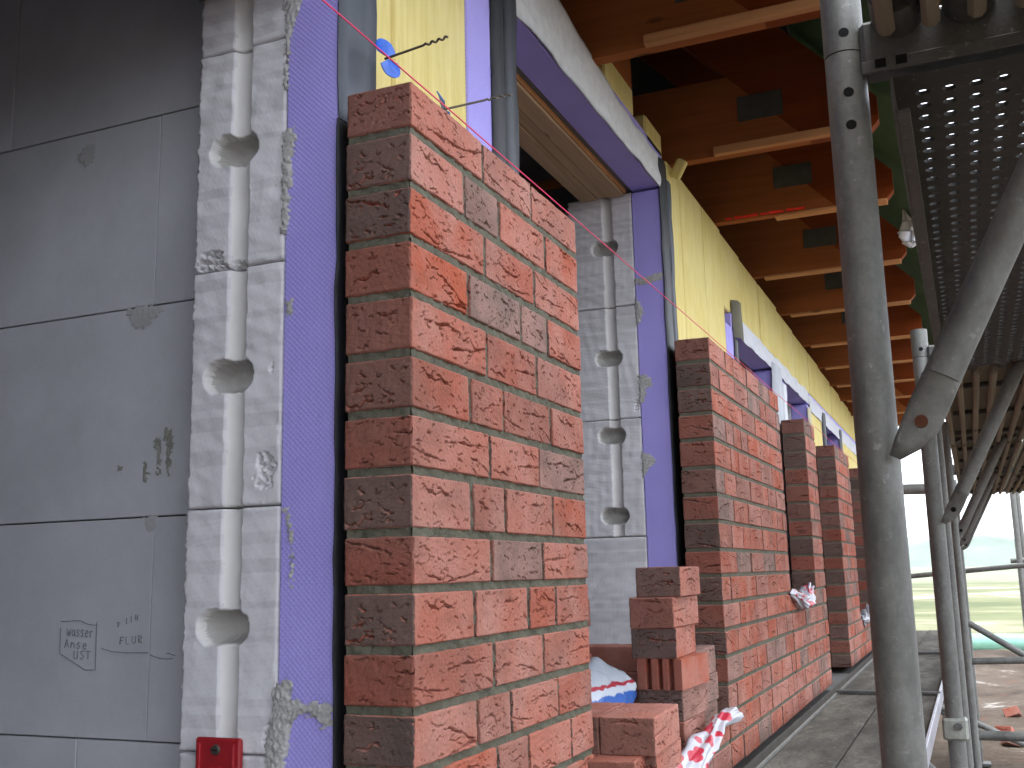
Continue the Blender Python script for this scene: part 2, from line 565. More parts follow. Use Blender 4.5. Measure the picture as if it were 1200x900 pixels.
def fissures(seed, W, H, dens=1.0):
    g = np.random.default_rng(seed)
    S = []
    for _ in range(max(1, int(round(g.uniform(1.2, 3.2)*W/.24*dens)))):
        L = g.uniform(.05, .125)*min(1, W/.16)
        S.append((g.uniform(-W/2-.02, W/2-L*.6), g.uniform(-H/2+.006, H/2-.006), L, g.uniform(.0014, .0027), g.uniform(.0095, .0150), g.normal(0, .16), g.uniform(.0008, .003)))
    for _ in range(int(g.uniform(18, 36)*W/.24*dens)):
        L = g.uniform(.006, .026)
        S.append((g.uniform(-W/2, W/2-L), g.uniform(-H/2+.003, H/2-.003), L, g.uniform(.0009, .0018), g.uniform(.0045, .0085), g.normal(0, .30), g.uniform(.0003, .001)))
    for _ in range(int(g.uniform(22, 46)*W/.24*dens)):
        L = g.uniform(.003, .007)
        S.append((g.uniform(-W/2, W/2), g.uniform(-H/2+.003, H/2-.003), L, g.uniform(.0009, .0018), g.uniform(.0028, .0055), g.normal(0, .5), 0))
    ph = g.uniform(0, 6.28, (len(S), 3))
    wav = snoise(seed+999, .06); fine = snoise(seed+555, .009)
    jag = snoise(seed+77, .008)

    def h(u, v):
        d = .00035*wav(u, v)+.00022*fine(u, v)
        for i, (u0, v0, L, w, dp, sl, am) in enumerate(S):
            t = (u-u0)/L
            m = (t > 0) & (t < 1)
            if not m.any(): continue
            vc = v0+sl*(u-u0-L/2)+am*(np.sin(t*7+ph[i, 0])+.6*np.sin(t*17+ph[i, 1]))+.0009*jag(u, v)
            ww = w*np.clip(np.sin(np.pi*np.clip(t, 0, 1)), 0, 1)**.6*(.30+.80*np.abs(np.sin(t*(L/.016)+ph[i, 2])))+1e-6
            q = np.abs(v-vc)/ww
            d = np.maximum(d, np.where(m & (q < 1.25), dp*np.clip((1.25-q)*1.7, 0, 1), -1)+.0)
            # raised lip above the larger tears
            if dp > .006:
                q2 = (v-vc-ww*2.0)/(.006)
                d = d-np.where(m, .0005*np.exp(-q2**2)*np.sin(np.pi*np.clip(t, 0, 1)), 0)
        return d
    return h


def brick_mesh(seed, L, res=.0015, plain=False):
    nx, ny, nz = (max(3, int(round(q/res))) for q in (BD/1.25, L, BH))
    ax = [np.linspace(-.5, .5, k+1)*s for k, s in ((nx, BD), (ny, L), (nz, BH))]
    idx = -np.ones((nx+1, ny+1, nz+1), dtype=np.int64)
    I, J, K = np.meshgrid(np.arange(nx+1), np.arange(ny+1), np.arange(nz+1), indexing='ij')
    surf = (I == 0) | (I == nx) | (J == 0) | (J == ny) | (K == 0) | (K == nz)
    idx[surf] = np.arange(surf.sum())
    i, j, k = I[surf], J[surf], K[surf]
    x, y, z = ax[0][i], ax[1][j], ax[2][k]
    def edge(u, v, U, V, s):
        n = snoise(s, .02); r = .0034*(1+.5*n(u, v))
        d = np.minimum(U/2-np.abs(u), V/2-np.abs(v))
        return .0013*np.clip(1-d/np.maximum(r, .0012), 0, 1)**2
    dx = np.zeros_like(x); dy = np.zeros_like(x); dz = np.zeros_like(x)
    for m, arr, sgn, u, v, U, V, s, fz in ((i == nx, dx, -1, y, z, L, BH, 1, 1), (j == 0, dy, 1, x, z, BD, BH, 2, .9), (j == ny, dy, -1, x, z, BD, BH, 3, .9),
                                          (k == nz, dz, -1, y, x, L, BD, 4, .35), (i == 0, dx, 1, y, z, L, BH, 5, 0), (k == 0, dz, 1, y, x, L, BD, 6, 0)):
        hh = edge(u[m], v[m], U, V, seed*10+s)
        if fz: hh = hh+fissures(seed*10+s, U, V, fz)(u[m], v[m])*np.clip((np.minimum(U/2-np.abs(u[m]), V/2-np.abs(v[m])))/.003+.35, 0, 1)
        arr[m] += sgn*hh
    V3 = np.stack([x+dx, y+dy, z+dz], -1)
    F = []
    def quad(a, b, c, d, flip):
        q = np.stack([a.ravel(), b.ravel(), c.ravel(), d.ravel()], 1)
        F.append(q[:, ::-1] if flip else q)
    for s, fl in ((0, True), (nx, False)):
        q = idx[s]; quad(q[:-1, :-1], q[1:, :-1], q[1:, 1:], q[:-1, 1:], fl)
    for s, fl in ((0, False), (ny, True)):
        q = idx[:, s]; quad(q[:-1, :-1], q[1:, :-1], q[1:, 1:], q[:-1, 1:], fl)
    for s, fl in ((0, True), (nz, False)):
        q = idx[:, :, s]; quad(q[:-1, :-1], q[1:, :-1], q[1:, 1:], q[:-1, 1:], fl)
    me = np_mesh('brick', V3, np.concatenate(F))
    me.materials.append(M['brick'])
    return me


BM = {'full': (.238, [brick_mesh(100+i, .238) for i in range(9)]),
      'threeq': (.186, [brick_mesh(200+i, .186) for i in range(5)]),
      'half': (.122, [brick_mesh(300+i, .122) for i in range(5)])}
brng = random.Random(5)


def tone():
    r = brng.random()
    if r < .13: return brng.uniform(.12, .26)
    if r < .45: return brng.uniform(.36, .62)
    if r < .72: return brng.uniform(.62, .82)
    return brng.uniform(.86, 1.0)


def tone_end(row):
    return [.42, .10, .16, .50, .46, .34, .58, .12, .60, .14, .60, .10, .52, .2, .5, .15][row % 16]+brng.uniform(-.04, .04)


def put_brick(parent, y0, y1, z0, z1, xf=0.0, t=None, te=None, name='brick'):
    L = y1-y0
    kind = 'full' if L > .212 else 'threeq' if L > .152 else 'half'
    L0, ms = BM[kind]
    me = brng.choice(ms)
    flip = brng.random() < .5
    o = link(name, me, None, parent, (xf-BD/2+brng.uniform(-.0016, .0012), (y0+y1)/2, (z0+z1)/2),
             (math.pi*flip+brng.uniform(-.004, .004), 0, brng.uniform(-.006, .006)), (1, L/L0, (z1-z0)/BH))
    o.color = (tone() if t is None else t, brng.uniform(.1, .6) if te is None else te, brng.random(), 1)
    return o


J = [-.078, -.165, -.250, -.336, -.427, -.514, -.600, -.689, -.770, -.855, -.938, -1.019, -1.103, -1.187, -1.271, -1.355]
ROWS = []
zt = 0.0
for q in J:
    ROWS.append((zt, q+.0062)); zt = q-.0062
PIER_ROWS = [[.266, .492], [.190, .333, .560], [.268, .498], [.198, .424, .560], [.269, .498], [.200, .336, .564], [.272, .496], [.201, .333, .560],
             [.272, .501], [.203, .426, .561], [.274, .495], [.206, .338, .563], [.280, .412, .622], [.200, .424, .560], [.27, .497], [.2, .335, .562]]
PIER_TONES = [[.93, .98, .95], [.97, .24, .92, .72], [.70, .62, .90, ], [.80, .22, .23, .66], [.88, .60, .92], [.70, .66, .45, .55], [.93, .92, .25], [.97, .46, .95, .72],
              [.95, .24, .93], [.9, .92, .66, .55], [.55, .93, .9], [.94, .42, .9, .6], [.7, .4, .92, .9], [.6, .9, .5, .9], [.9, .6, .7], [.9, .5, .8, .9]]
JW = .0105


def random_row(y0, y1, k):
    cuts = []
    y = y0+(.25 if k % 2 == 0 else brng.choice([.19, .128]))
    while y < y1-.09:
        cuts.append(y)
        y += brng.choice([.25, .25, .25, .128]) if brng.random() < .8 else .19
    if cuts and y1-cuts[-1] > .3: cuts.append(y1-.128)
    return cuts


class Joints:
    """mortar of one wall: strips in the bed and head joints, a little behind the brick faces"""
    def __init__(self, fine):
        self.V = []; self.F = []; self.n = 0; self.fine = fine
        self.f = snoise(61, .03); self.f2 = snoise(62, .007)

    def patch(self, a0, a1, z0, z1, end_y=None):
        """front patch (a = y) or, with end_y, patch on the -Y end (a = x)"""
        r = .004 if self.fine else .03
        na = max(2, int(abs(a1-a0)/r)+1); nz = max(2, int((z1-z0)/(.003 if self.fine else 1))+1)
        A, Z = np.meshgrid(np.linspace(a0, a1, na), np.linspace(z0, z1, nz), indexing='ij')
        if end_y is None:
            X = -.0040+.0010*self.f(A, Z)+(.0006*self.f2(A, Z) if self.fine else 0)
            P = np.stack([X, A, Z], -1).reshape(-1, 3)
        else:
            Y = end_y+.0040+.0010*self.f(A+3, Z)+(.0006*self.f2(A+3, Z) if self.fine else 0)
            P = np.stack([A, Y, Z], -1).reshape(-1, 3)
        ii, jj = np.meshgrid(np.arange(na-1), np.arange(nz-1), indexing='ij')
        q = (ii*nz+jj).ravel()+self.n
        self.V.append(P); self.F.append(np.stack([q, q+nz, q+nz+1, q+1], 1)); self.n += len(P)

    def box(self, *a):
        b = MB().box(*a)
        self.V.append(np.array(b.v)); self.F.append(np.array(b.f)+self.n); self.n += 8

    def build(self, parent):
        V = np.concatenate(self.V); F = np.concatenate(self.F)
        c = (V.min(0)+V.max(0))/2
        return link('mortar', np_mesh('mortar', V-c, F), M['mortar'], parent, c)


def lay(parent, y0, y1, r0, r1, rows=None, tones=None, first=True, fine=False):
    """courses r0..r1-1 between y0 and y1"""
    jm = Joints(fine)
    for k in range(r0, r1):
        zt_, zb = ROWS[k]
        cuts = rows[k] if rows else random_row(y0, y1, k)
        e = [y0-JW/2]+list(cuts)+[y1+JW/2]
        if k < r1-1:
            za, zb_ = ROWS[k+1][0]-.0022, zb+.0022
            jm.patch(y0+.0048, y1-.003, za, zb_)
            jm.patch(-.112, -.0052, za, zb_, y0)
            jm.box(-.112, -.0085, y0+.009, y1-.004, za, zb_)
        for cy in cuts:
            jm.patch(cy-JW/2-.002, cy+JW/2+.002, zb, zt_-.0015)
            jm.box(-.112, -.0085, cy-JW/2-.002, cy+JW/2+.002, zb, zt_-.003)
        for i in range(len(e)-1):
            t = tones[k][i] if tones else None
            put_brick(parent, e[i]+JW/2, e[i+1]-JW/2, zb, zt_, 0.0, t, tone_end(k) if (i == 0 and first) else None)
    jm.build(parent)


NR = len(ROWS)
p0 = empty('brick_pier', (-.0575, -1.6, -1.361), 'red brick pier on the near side of the room opening', 'brick pier', 'red brick piers of the new facing wall')
lay(p0, -2.0, -1.25, 0, NR, [[q-2.0 for q in r] for r in PIER_ROWS])
p1 = empty('brick_pier', (-.0575, .375, -1.361), 'new red brick pier with taut pink string along its top, beside violet foam jamb', 'brick pier', 'red brick piers of the new facing wall')
lay(p1, 0, .75, 0, NR, PIER_ROWS, PIER_TONES, fine=True)

p2 = empty('brick_wall', (-.0575, 2.7, -1.361), 'long red brick wall section behind the loose brick stack, with a window ledge', 'brick wall', 'red brick piers of the new facing wall')
lay(p2, 2.03, 3.38, 0, NR)
lay(p2, 3.39, 4.175, 10, NR, first=False)
lay(p2, .762, 2.018, 14, NR, first=False)
lay(p2, 4.185, 4.555, 0, NR)
MB().box(-.112, -.02, 4.556, 4.568, -1.361, -.02).build('joint_strip', M['membrane'], p2)

p4 = empty('brick_wall', (-.0575, 6.6, -1.361), 'red brick wall section beyond the door gap, its ledge carrying a small white foil scrap', 'brick wall', 'red brick piers of the new facing wall')
lay(p4, 5.5, 6.3, 0, NR)
lay(p4, 6.31, 7.24, 13, NR, first=False)
lay(p4, 7.25, 8.4, 0, NR)


# ------------------------------------------------------------------ inner leaf of aerated blocks, insulation
XB0, XB1, XW = -.432, -.25, -.15
fac = empty('house_wall', (-.29, 2, -1.38), 'block house wall with violet foam jambs and yellow wool insulation behind the brick', 'house wall')
BZ = [-1.385, -1.012, -.638, -.243, .148, .552]


def jamb_block(yj, z0, z1, y_end, slots, groove=True, gouges=(), seed=1):
    """block whose -Y end is sawn: vertical half-round groove, grip slots, chipped edges"""
    X0, X1 = (XB0 if yj < 1 else -.485), XB1-.001
    res = .0020
    nx = int((X1-X0)/res); nz = int((z1-z0-.003)/res)
    xs = np.linspace(X0, X1, nx); zs = np.linspace(z0+.0015, z1-.0015, nz)
    Xg, Zg = np.meshgrid(xs, zs, indexing='ij')
    f = snoise(seed, .05); f2 = snoise(seed+1, .008); f3 = snoise(seed+2, .02)
    D = .0005*f(Xg, Zg)+.00012*f2(Xg, Zg)
    gx = -.341
    if groove:
        q = (Xg-gx+.0005*f(Zg, Zg*0))/.0185
        D = np.maximum(D, np.where(np.abs(q) < 1, .0165*np.sqrt(np.clip(1-q*q, 0, 1)), -1))
    for sz in slots:
        cx, hw, hh = -.355, .050, .029
        dx = np.maximum(np.abs(Xg-cx+.0005*f3(Zg, Xg))-(hw-hh), 0)
        rr = np.sqrt(dx**2+(Zg-sz+.0007*f3(Xg, Zg))**2)
        D = np.maximum(D, np.where(rr < hh, .058*(1-np.clip(rr/hh, 0, 1)**3.5), -1))
    for cx, cz, rx, rz, dp in gouges:
        q = ((Xg-cx)/rx)**2+((Zg-cz)/rz)**2+.25*f3(Xg, Zg)
        D = D+np.where(q < 1, dp*np.clip(1-q, 0, 1)**.4*(1+.5*f2(Xg, Zg)), 0)
    # chipped arrises
    e = np.minimum(np.minimum(Xg-X0, X1-Xg), np.minimum(Zg-zs[0], zs[-1]-Zg))
    D = D+np.clip(1-e/np.maximum(.0035*(1+.6*f3(Xg, Zg))+.0008, .001), 0, 1)**2*.004
    edge = np.clip(1-(Xg-X0)/.006, 0, 1)
    Xo = Xg+edge*(.0016*(f3(Zg, Zg*0+.3)+.6*f2(Zg, Zg*0)))
    V = np.stack([Xo, yj+D, Zg], -1).reshape(-1, 3)
    i, j = np.meshgrid(np.arange(nx-1), np.arange(nz-1), indexing='ij')
    a = (i*nz+j).ravel(); F = np.stack([a, a+nz, a+nz+1, a+1], 1)
    b = MB().box(X0+.004, X1, yj+.085, y_end, zs[0], zs[-1])
    # rim: join the face outline to the body
    rim = [(i*nz) for i in range(nx)]+[(nx-1)*nz+j for j in range(1, nz)]+[i*nz+nz-1 for i in range(nx-2, -1, -1)]+[j for j in range(nz-2, 0, -1)]
    n0 = len(V); R2 = V[rim].copy(); R2[:, 1] = yj+.1
    k = len(rim); n = np.arange(k)
    F2 = np.stack([np.array(rim), n0+n, n0+(n+1) % k, np.array(rim)[(n+1) % k]], 1)
    n1 = n0+k
    V = np.concatenate([V, R2, np.array(b.v)]); F = np.concatenate([F, F2, np.array(b.f)+n1])
    c = np.array([(X0+X1)/2, yj+.1, (z0+z1)/2])
    me = np_mesh('block', V-c, F)
    me.materials.append(M['block']); me.materials.append(M['groove']); me.materials.append(M['bore_shade'])
    # moulded groove keeps its paler factory skin; slot floors carry painted shade
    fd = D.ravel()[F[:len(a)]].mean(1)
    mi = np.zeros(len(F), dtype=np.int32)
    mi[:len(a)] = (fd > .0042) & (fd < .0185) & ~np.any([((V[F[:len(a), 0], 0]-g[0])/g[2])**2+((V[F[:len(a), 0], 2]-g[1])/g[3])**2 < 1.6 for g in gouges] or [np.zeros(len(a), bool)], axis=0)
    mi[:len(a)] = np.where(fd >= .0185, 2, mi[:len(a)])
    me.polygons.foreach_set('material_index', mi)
    return link('block', me, None, fac, c)


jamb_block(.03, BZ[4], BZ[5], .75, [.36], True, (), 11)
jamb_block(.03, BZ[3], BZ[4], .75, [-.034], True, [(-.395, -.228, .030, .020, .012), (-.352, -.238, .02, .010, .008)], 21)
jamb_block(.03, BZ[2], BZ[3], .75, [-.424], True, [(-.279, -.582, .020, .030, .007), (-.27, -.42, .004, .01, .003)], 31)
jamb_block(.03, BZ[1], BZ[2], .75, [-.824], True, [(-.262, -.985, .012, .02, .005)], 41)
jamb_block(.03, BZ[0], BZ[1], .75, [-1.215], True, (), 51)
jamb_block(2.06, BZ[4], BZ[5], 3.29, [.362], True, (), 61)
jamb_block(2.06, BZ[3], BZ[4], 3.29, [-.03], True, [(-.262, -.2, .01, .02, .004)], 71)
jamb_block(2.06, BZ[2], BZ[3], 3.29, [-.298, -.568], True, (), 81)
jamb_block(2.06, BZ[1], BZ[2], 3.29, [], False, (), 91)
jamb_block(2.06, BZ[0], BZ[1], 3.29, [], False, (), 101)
for y0, y1 in ((4.19, 4.60), (5.5, 6.3), (7.25, 9.5), (-5, -1.22)):
    for z0, z1 in zip(BZ[:-1], BZ[1:]):
        y = y0
        while y < y1-.01:
            ye = min(y+.62, y1)
            if y1-ye < .12: ye = y1
            MB().bbox(XB0, XB1-.001, y+.001, ye-.001, z0+.0015, z1-.0015, .004).build('block', M['block'], fac)
            y = ye
for y0, y1, zz in ((3.29, 4.19, -.86), (6.3, 7.25, -1.11), (.755, 2.055, -1.2)):
    MB().bbox(XB0, XB1-.001, y0+.002, y1-.002, -1.385, zz, .004).build('block', M['block'], fac)
# lintels over the openings (inner leaf)
MB().bbox(XB0, XB1-.001, -5, 3.24, .562, .72, .004).build('lintel', M['concrete'], fac)
MB().bbox(XB0, XB1-.001, 3.295, 9.5, .556, .66, .004).build('lintel', M['concrete'], fac)
for y0, y1 in ((3.295, 4.185), (4.605, 5.495), (6.305, 7.245)):
    MB().bbox(XB0, XB1-.001, y0, y1, .29, .55, .004).build('lintel', M['concrete'], fac)

# violet foam lining the openings


def foam(x0, x1, y0, y1, z0, z1, b=.003):
    return MB().bbox(x0, x1, y0, y1, z0, z1, b).build('foam_strip', M['foam'], fac)


def ztop(y): return .700-.018*max(0, y-3.0)


foam_a = foam(XB1+.0005, XW, .03, .135, -1.385, .86)
foam(XB1+.0005, XW, .526, .762, -1.385, .548)
foam_b = foam(XB1+.0005, XW, 2.06, 2.19, -1.19, .548)
foam(XB1+.0005, XW, .70, 2.12, .555, .70)        # over the head of the near opening
foam(XB1+.0005, XW, 3.07, 3.29, -1.385, .292)
foam(XB1+.0005, XW, 4.19, 4.28, -.86, .27)
foam(XB1+.0005, XW, 4.50, 4.60, -1.385, .27)
foam(XB1+.0005, XW, 5.50, 5.60, -1.385, .27)
foam(XB1+.0005, XW, 6.20, 6.30, -1.385, .27)
foam(XB1+.0005, XW, 7.25, 7.35, -1.1, .27)
foam(XB1+.0005, XW, 3.2, 9.4, .28, .36)
foam(XB1+.0005, XW, -1.22, .025, .25, .70)
MB().bbox(XB0, XB1-.001, -1.215, .025, .25, .558, .004).build('lintel', M['concrete'], fac)
foam(XB1+.0005, XW, -1.34, -1.222, -1.38, .5615)

# yellow wool slabs
wr = random.Random(3)


def wool(y0, y1, z0, z1, splits, x1=XW):
    e = [y0]+splits+[y1]
    for a, b in zip(e[:-1], e[1:]):
        zz = z1 if z1 is not None else ztop((a+b)/2)
        MB().bbox(XB1+.002, x1+wr.uniform(-.004, .003), a+.0015, b-.0015, z0, zz, .006).build('wool_slab', M['wool'], fac)


wool(.138, .524, -1.38, .95, [.215])
wool(2.193, 3.067, -1.38, None, [2.36, 2.72])
wool(3.07, 9.4, .362, None, [3.5, 3.95, 4.5, 5.1, 5.7, 6.3, 6.9, 7.5, 8.2])
wool(4.285, 4.497, -1.38, .272, [])
wool(5.605, 6.195, -1.38, .272, [])
wool(7.355, 9.4, -1.38, .272, [8.2])
wool(-5, -1.345, -1.38, .7, [-4, -3])
wool(-1.345, .025, .702, .95, [])
MB().bbox(-.215, -.153, 1.50, 1.80, .70, .80, .008).build('wool_slab', M['wool'], fac)
MB().bbox(-.21, -.150, 1.93, 2.13, .675, .77, .008).build('wool_slab', M['wool'], fac)
c = MB().bbox(-.02, .02, -.014, .014, -.035, .035, .006)
me, cc = c.mesh('wool_tuft')
link('wool_tuft', me, M['wool'], fac, (-.118, 2.235, .675), (.5, .6, .2))

# membranes beside the openings


def sheet(name, prof, z0, z1, mat, th=.002, nz=30, wav=.0012, seed=1):
    """vertical foil: prof is a list of (x, y), waved a little along its height"""
    f = snoise(seed, .18)
    prof = np.array(prof); k = len(prof)
    zs = np.linspace(z0, z1, nz)
    V = []
    for off in (0, -th):
        for z in zs:
            w = wav*f(np.arange(k)*.03, np.full(k, z))
            V.append(np.stack([prof[:, 0]+off+w, prof[:, 1], np.full(k, z)], -1))
    V = np.concatenate(V); F = []
    n = k*nz
    for i in range(nz-1):
        for j in range(k-1):
            a = i*k+j; q = (a, a+1, a+1+k, a+k)
            F.append(q); F.append(tuple(n+t for t in q[::-1]))
    for i in range(nz-1):
        for j in (0, k-1):
            a = i*k+j; F.append((a, a+k, a+k+n, a+n))
    c = (V.min(0)+V.max(0))/2
    return link(name, np_mesh(name, V-c, np.array(F)), mat, fac, c)


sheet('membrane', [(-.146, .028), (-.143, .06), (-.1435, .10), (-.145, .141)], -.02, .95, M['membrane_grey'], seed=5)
sheet('membrane', [(-.1465, .024), (-.1435, .06), (-.144, .10), (-.145, .141)], -1.38, -.022, M['membrane'], seed=25)  # black foil down the gap, its colour also holding the gap's shade
sheet('membrane', [(-.147, .645), (-.138, .665), (-.134, .685), (-.139, .700)], -1.38, .70, M['membrane'], seed=6)
sheet('membrane', [(-.140, .701), (-.132, .715), (-.130, .735), (-.132, .755), (-.136, .768)], -1.38, .72, simple('charcoal membrane', (.035, .038, .045), .45, .2, 12, 60, .3, .003, .5), seed=7)
sheet('membrane', [(-.146, 2.055), (-.140, 2.075), (-.139, 2.11), (-.143, 2.15)], -1.19, .66, M['membrane'], seed=8)
sheet('membrane', [(-.144, 2.151), (-.141, 2.17), (-.144, 2.205)], -1.19, .61, M['membrane_grey'], seed=9)
sheet('membrane', [(-.147, 3.215), (-.125, 3.24), (-.12, 3.29), (-.125, 3.33)], .25, .42, simple('olive board', (.16, .15, .11), .8), seed=10)
sheet('membrane', [(-.145, 3.22), (-.138, 3.26), (-.14, 3.30)], -.85, .25, M['membrane'], seed=11)
sheet('membrane', [(-.145, 4.17), (-.13, 4.25), (-.13, 4.40), (-.145, 4.47)], -.85, .31, simple('pale foil', (.42, .44, .48), .5), seed=12)
sheet('membrane', [(-.145, 4.50), (-.14, 4.56), (-.14, 4.62)], -1.38, .25, simple('white frame edge', (.62, .63, .68), .5), seed=13)
sheet('membrane', [(-.145, 5.49), (-.132, 5.55), (-.145, 5.63)], -1.38, .25, simple('pale yellow foil', (.55, .50, .36), .6), seed=14)
sheet('membrane', [(-.145, 6.2), (-.132, 6.25), (-.135, 6.32)], -1.1, .31, M['membrane'], seed=15)
sheet('membrane', [(-.145, 7.24), (-.13, 7.3), (-.145, 7.4)], -1.1, .31, M['membrane_grey'], seed=16)

# grey fleece strip over the near opening: sagging upper edge


def fleece(y0, y1, zb, top, mat, seed, x=-.1425):
    k = 60; r = 12
    f = snoise(seed, .25)
    ys = np.linspace(y0, y1, k); V = []
    for off in (0, -.003):
        for i in range(r):
            t = i/(r-1)
            z = zb(ys)+(top(ys)-zb(ys))*t
            V.append(np.stack([x+off+.0022*f(ys, z*2)-.001, ys, z], -1))
    V = np.concatenate(V); F = []; n = k*r
    for i in range(r-1):
        for j in range(k-1):
            a = i*k+j; q = (a, a+1, a+1+k, a+k); F.append(q); F.append(tuple(n+t for t in q[::-1]))
    for j in range(k-1):
        for i in (0, r-1):
            a = i*k+j; F.append((a, a+1, a+1+n, a+n))
    c = (V.min(0)+V.max(0))/2
    return link('fleece_strip', np_mesh('fleece', V-c, np.array(F)), mat, fac, c)


fleece(.772, 2.06, lambda y: .553+0*y, lambda y: .760-.09*np.clip((y-1.0)/.6, 0, 1)**1.3+.004*np.sin(y*9), M['fleece'], 31)
fleece(3.36, 5.55, lambda y: .276+0*y, lambda y: .366-.004*np.clip(y-3.4, 0, 9)+.003*np.sin(y*7), M['fleece_pale'], 32)
fleece(5.6, 9.2, lambda y: .262-.004*y, lambda y: .345-.006*(y-5), M['fleece_pale'], 33)

# plank soffit under the lintel
for a, b, dz in ((-.432, -.372, .000), (-.370, -.330, .003), (-.328, -.272, -.001)):
    MB().bbox(a, b, .757, 2.052, .538+dz, .5605, .003).build('soffit_board', M['soffit'], fac)
MB().bbox(-.2705, -.2655, .757, 2.052, .543, .5605, .001).build('soffit_edge', M['batten_or_edge'], fac)

# mortar smeared from the block joints on to the foam


def smear(pts, x_plane=None, y_plane=None, th=.004, seed=0, mat=None, parent=None, name='mortar_smear', res=.0022):
    """irregular flat lump on a plane; pts: (u, z) outline"""
    f = snoise(seed, .012); f2 = snoise(seed+3, .005)
    P = np.array(pts, float)
    lo = P.min(0)-.006; hi = P.max(0)+.006
    res = min(res, (hi-lo).min()/10)
    us = np.arange(lo[0], hi[0]+res, res); zs = np.arange(lo[1], hi[1]+res, res)
    Ug, Zg = np.meshgrid(us, zs, indexing='ij')
    qu = Ug+.0022*f(Ug, Zg)+.001*f2(Ug, Zg); qz = Zg+.0022*f(Zg+1, Ug)+.001*f2(Zg, Ug)
    ins = np.zeros(Ug.shape, bool); dist = np.full(Ug.shape, 9.0)
    for k in range(len(P)):
        (x0, y0), (x1, y1) = P[k], P[(k+1) % len(P)]
        c1 = (y0 > qz) != (y1 > qz)
        ins ^= c1 & (qu < (x1-x0)*(qz-y0)/((y1-y0) if y1 != y0 else 1e-9)+x0)
        L2 = (x1-x0)**2+(y1-y0)**2+1e-12
        t = np.clip(((qu-x0)*(x1-x0)+(qz-y0)*(y1-y0))/L2, 0, 1)
        dist = np.minimum(dist, np.hypot(qu-x0-t*(x1-x0), qz-y0-t*(y1-y0)))
    sd_ = np.where(ins, dist, -dist)
    H = np.clip(sd_/.004+.25, -.3, 1)*th*(.8+.16*f(Ug*1.5, Zg*1.5)+.07*f2(Ug, Zg))
    keep = sd_ > -.003
    cells = keep[:-1, :-1] & keep[1:, :-1] & keep[1:, 1:] & keep[:-1, 1:]
    nz = len(zs)
    ci, cj = np.nonzero(cells)
    a = ci*nz+cj; F = np.stack([a, a+nz, a+nz+1, a+1], 1)
    if y_plane is not None: V = np.stack([Ug, y_plane-H, Zg], -1).reshape(-1, 3)
    else: V = np.stack([x_plane+H, Ug, Zg], -1).reshape(-1, 3)
    used = np.unique(F); rm = np.zeros(len(V), dtype=np.int64); rm[used] = np.arange(len(used))
    V = V[used]; F = rm[F]
    c = (V.min(0)+V.max(0))/2
    return link(name, np_mesh(name, V-c, F), mat or M['smear'], parent or foam_a, c)


YJ = .0295
smear([(-.252, .145), (-.252, .30), (-.244, .30), (-.232, .26), (-.222, .22), (-.226, .19), (-.240, .16), (-.246, .11), (-.247, .05), (-.253, .05)], y_plane=YJ, seed=1)
smear([(-.255, -.02), (-.232, -.02), (-.230, -.05), (-.240, -.08), (-.235, -.11), (-.240, -.13), (-.243, -.20), (-.255, -.2)], y_plane=YJ, seed=2)
smear([(-.255, -.915), (-.235, -.90), (-.222, -.905), (-.226, -.925), (-.200, -.935), (-.165, -.93), (-.153, -.935), (-.153, -.962), (-.165, -.968), (-.185, -.952), (-.205, -.948), (-.222, -.96), (-.232, -1.01), (-.238, -1.06), (-.257, -1.06)], y_plane=YJ, seed=3, th=.006)
smear([(-.244, -.315), (-.234, -.31), (-.229, -.325), (-.238, -.337), (-.245, -.33)], y_plane=YJ, seed=4, th=.003)
for i in range(9):        # a trowel-edge squiggle of mortar
    t = i/8
    cx, cz = -.243+.012*math.sin(t*2.2+.4)+.010*t, -.645-.115*t
    smear([(cx-.004, cz), (cx, cz+.007), (cx+.004, cz), (cx, cz-.007)], y_plane=YJ, seed=40+i, th=.004)
smear([(-.252, -.10), (-.232, -.10), (-.212, -.11), (-.205, -.135), (-.225, -.15), (-.235, -.19), (-.252, -.2)], y_plane=2.0595, seed=5, parent=foam_b)
smear([(-.252, .17), (-.235, .15), (-.225, .12), (-.238, .08), (-.252, .07)], y_plane=2.0595, seed=6, parent=foam_b)
smear([(-.252, -.36), (-.225, -.37), (-.205, -.39), (-.235, -.42), (-.252, -.45)], y_plane=2.0595, seed=7, parent=foam_b)
smear([(-.250, .235), (-.20, .24), (-.152, .25), (-.152, .225), (-.2, .215), (-.25, .215)], y_plane=2.0595, seed=8, parent=foam_b, th=.003)
# trowelled mortar along the edge of the block beside the foam
smear([(-.262, .20), (-.262, .33), (-.250, .34), (-.249, .2)], y_plane=.0296, seed=9, parent=fac)
smear([(-.266, -1.05), (-.268, -.99), (-.258, -.955), (-.249, -.95), (-.249, -1.06)], y_plane=.0296, seed=10, parent=fac)

# ------------------------------------------------------------------ cross wall inside the room
YC = .12
cw = empty('cross_wall', (-2.2, .25, -1.28), 'grey aerated block cross wall of the dark room, with pencil notes', 'interior wall')
CB = [-1.284, -1.016, -.639, -.256, .113, .50, .70]
VJ = [[-.73, -1.35], [-.577, -1.18], [-1.02, -1.62], [-.596, -1.20], [-.98, -1.6], [-.7, -1.3]]
jr = random.Random(9)
for r in range(len(CB)-1):
    xs = [-.45]+VJ[r]
    while xs[-1] > -4.0: xs.append(xs[-1]-.62)
    for a, b in zip(xs[:-1], xs[1:]):
        MB().bbox(b+.0012, a-.0012, YC+jr.uniform(-.0012, .0012), YC+.17, CB[r]+.0014, CB[r+1]-.0014, .0011).build('block', M['inner'], cw)
MB().box(-4.4, -.45, YC+.012, YC+.16, -1.28, .695).build('joint_mortar', simple('thin bed mortar', (.09, .09, .09)), cw)
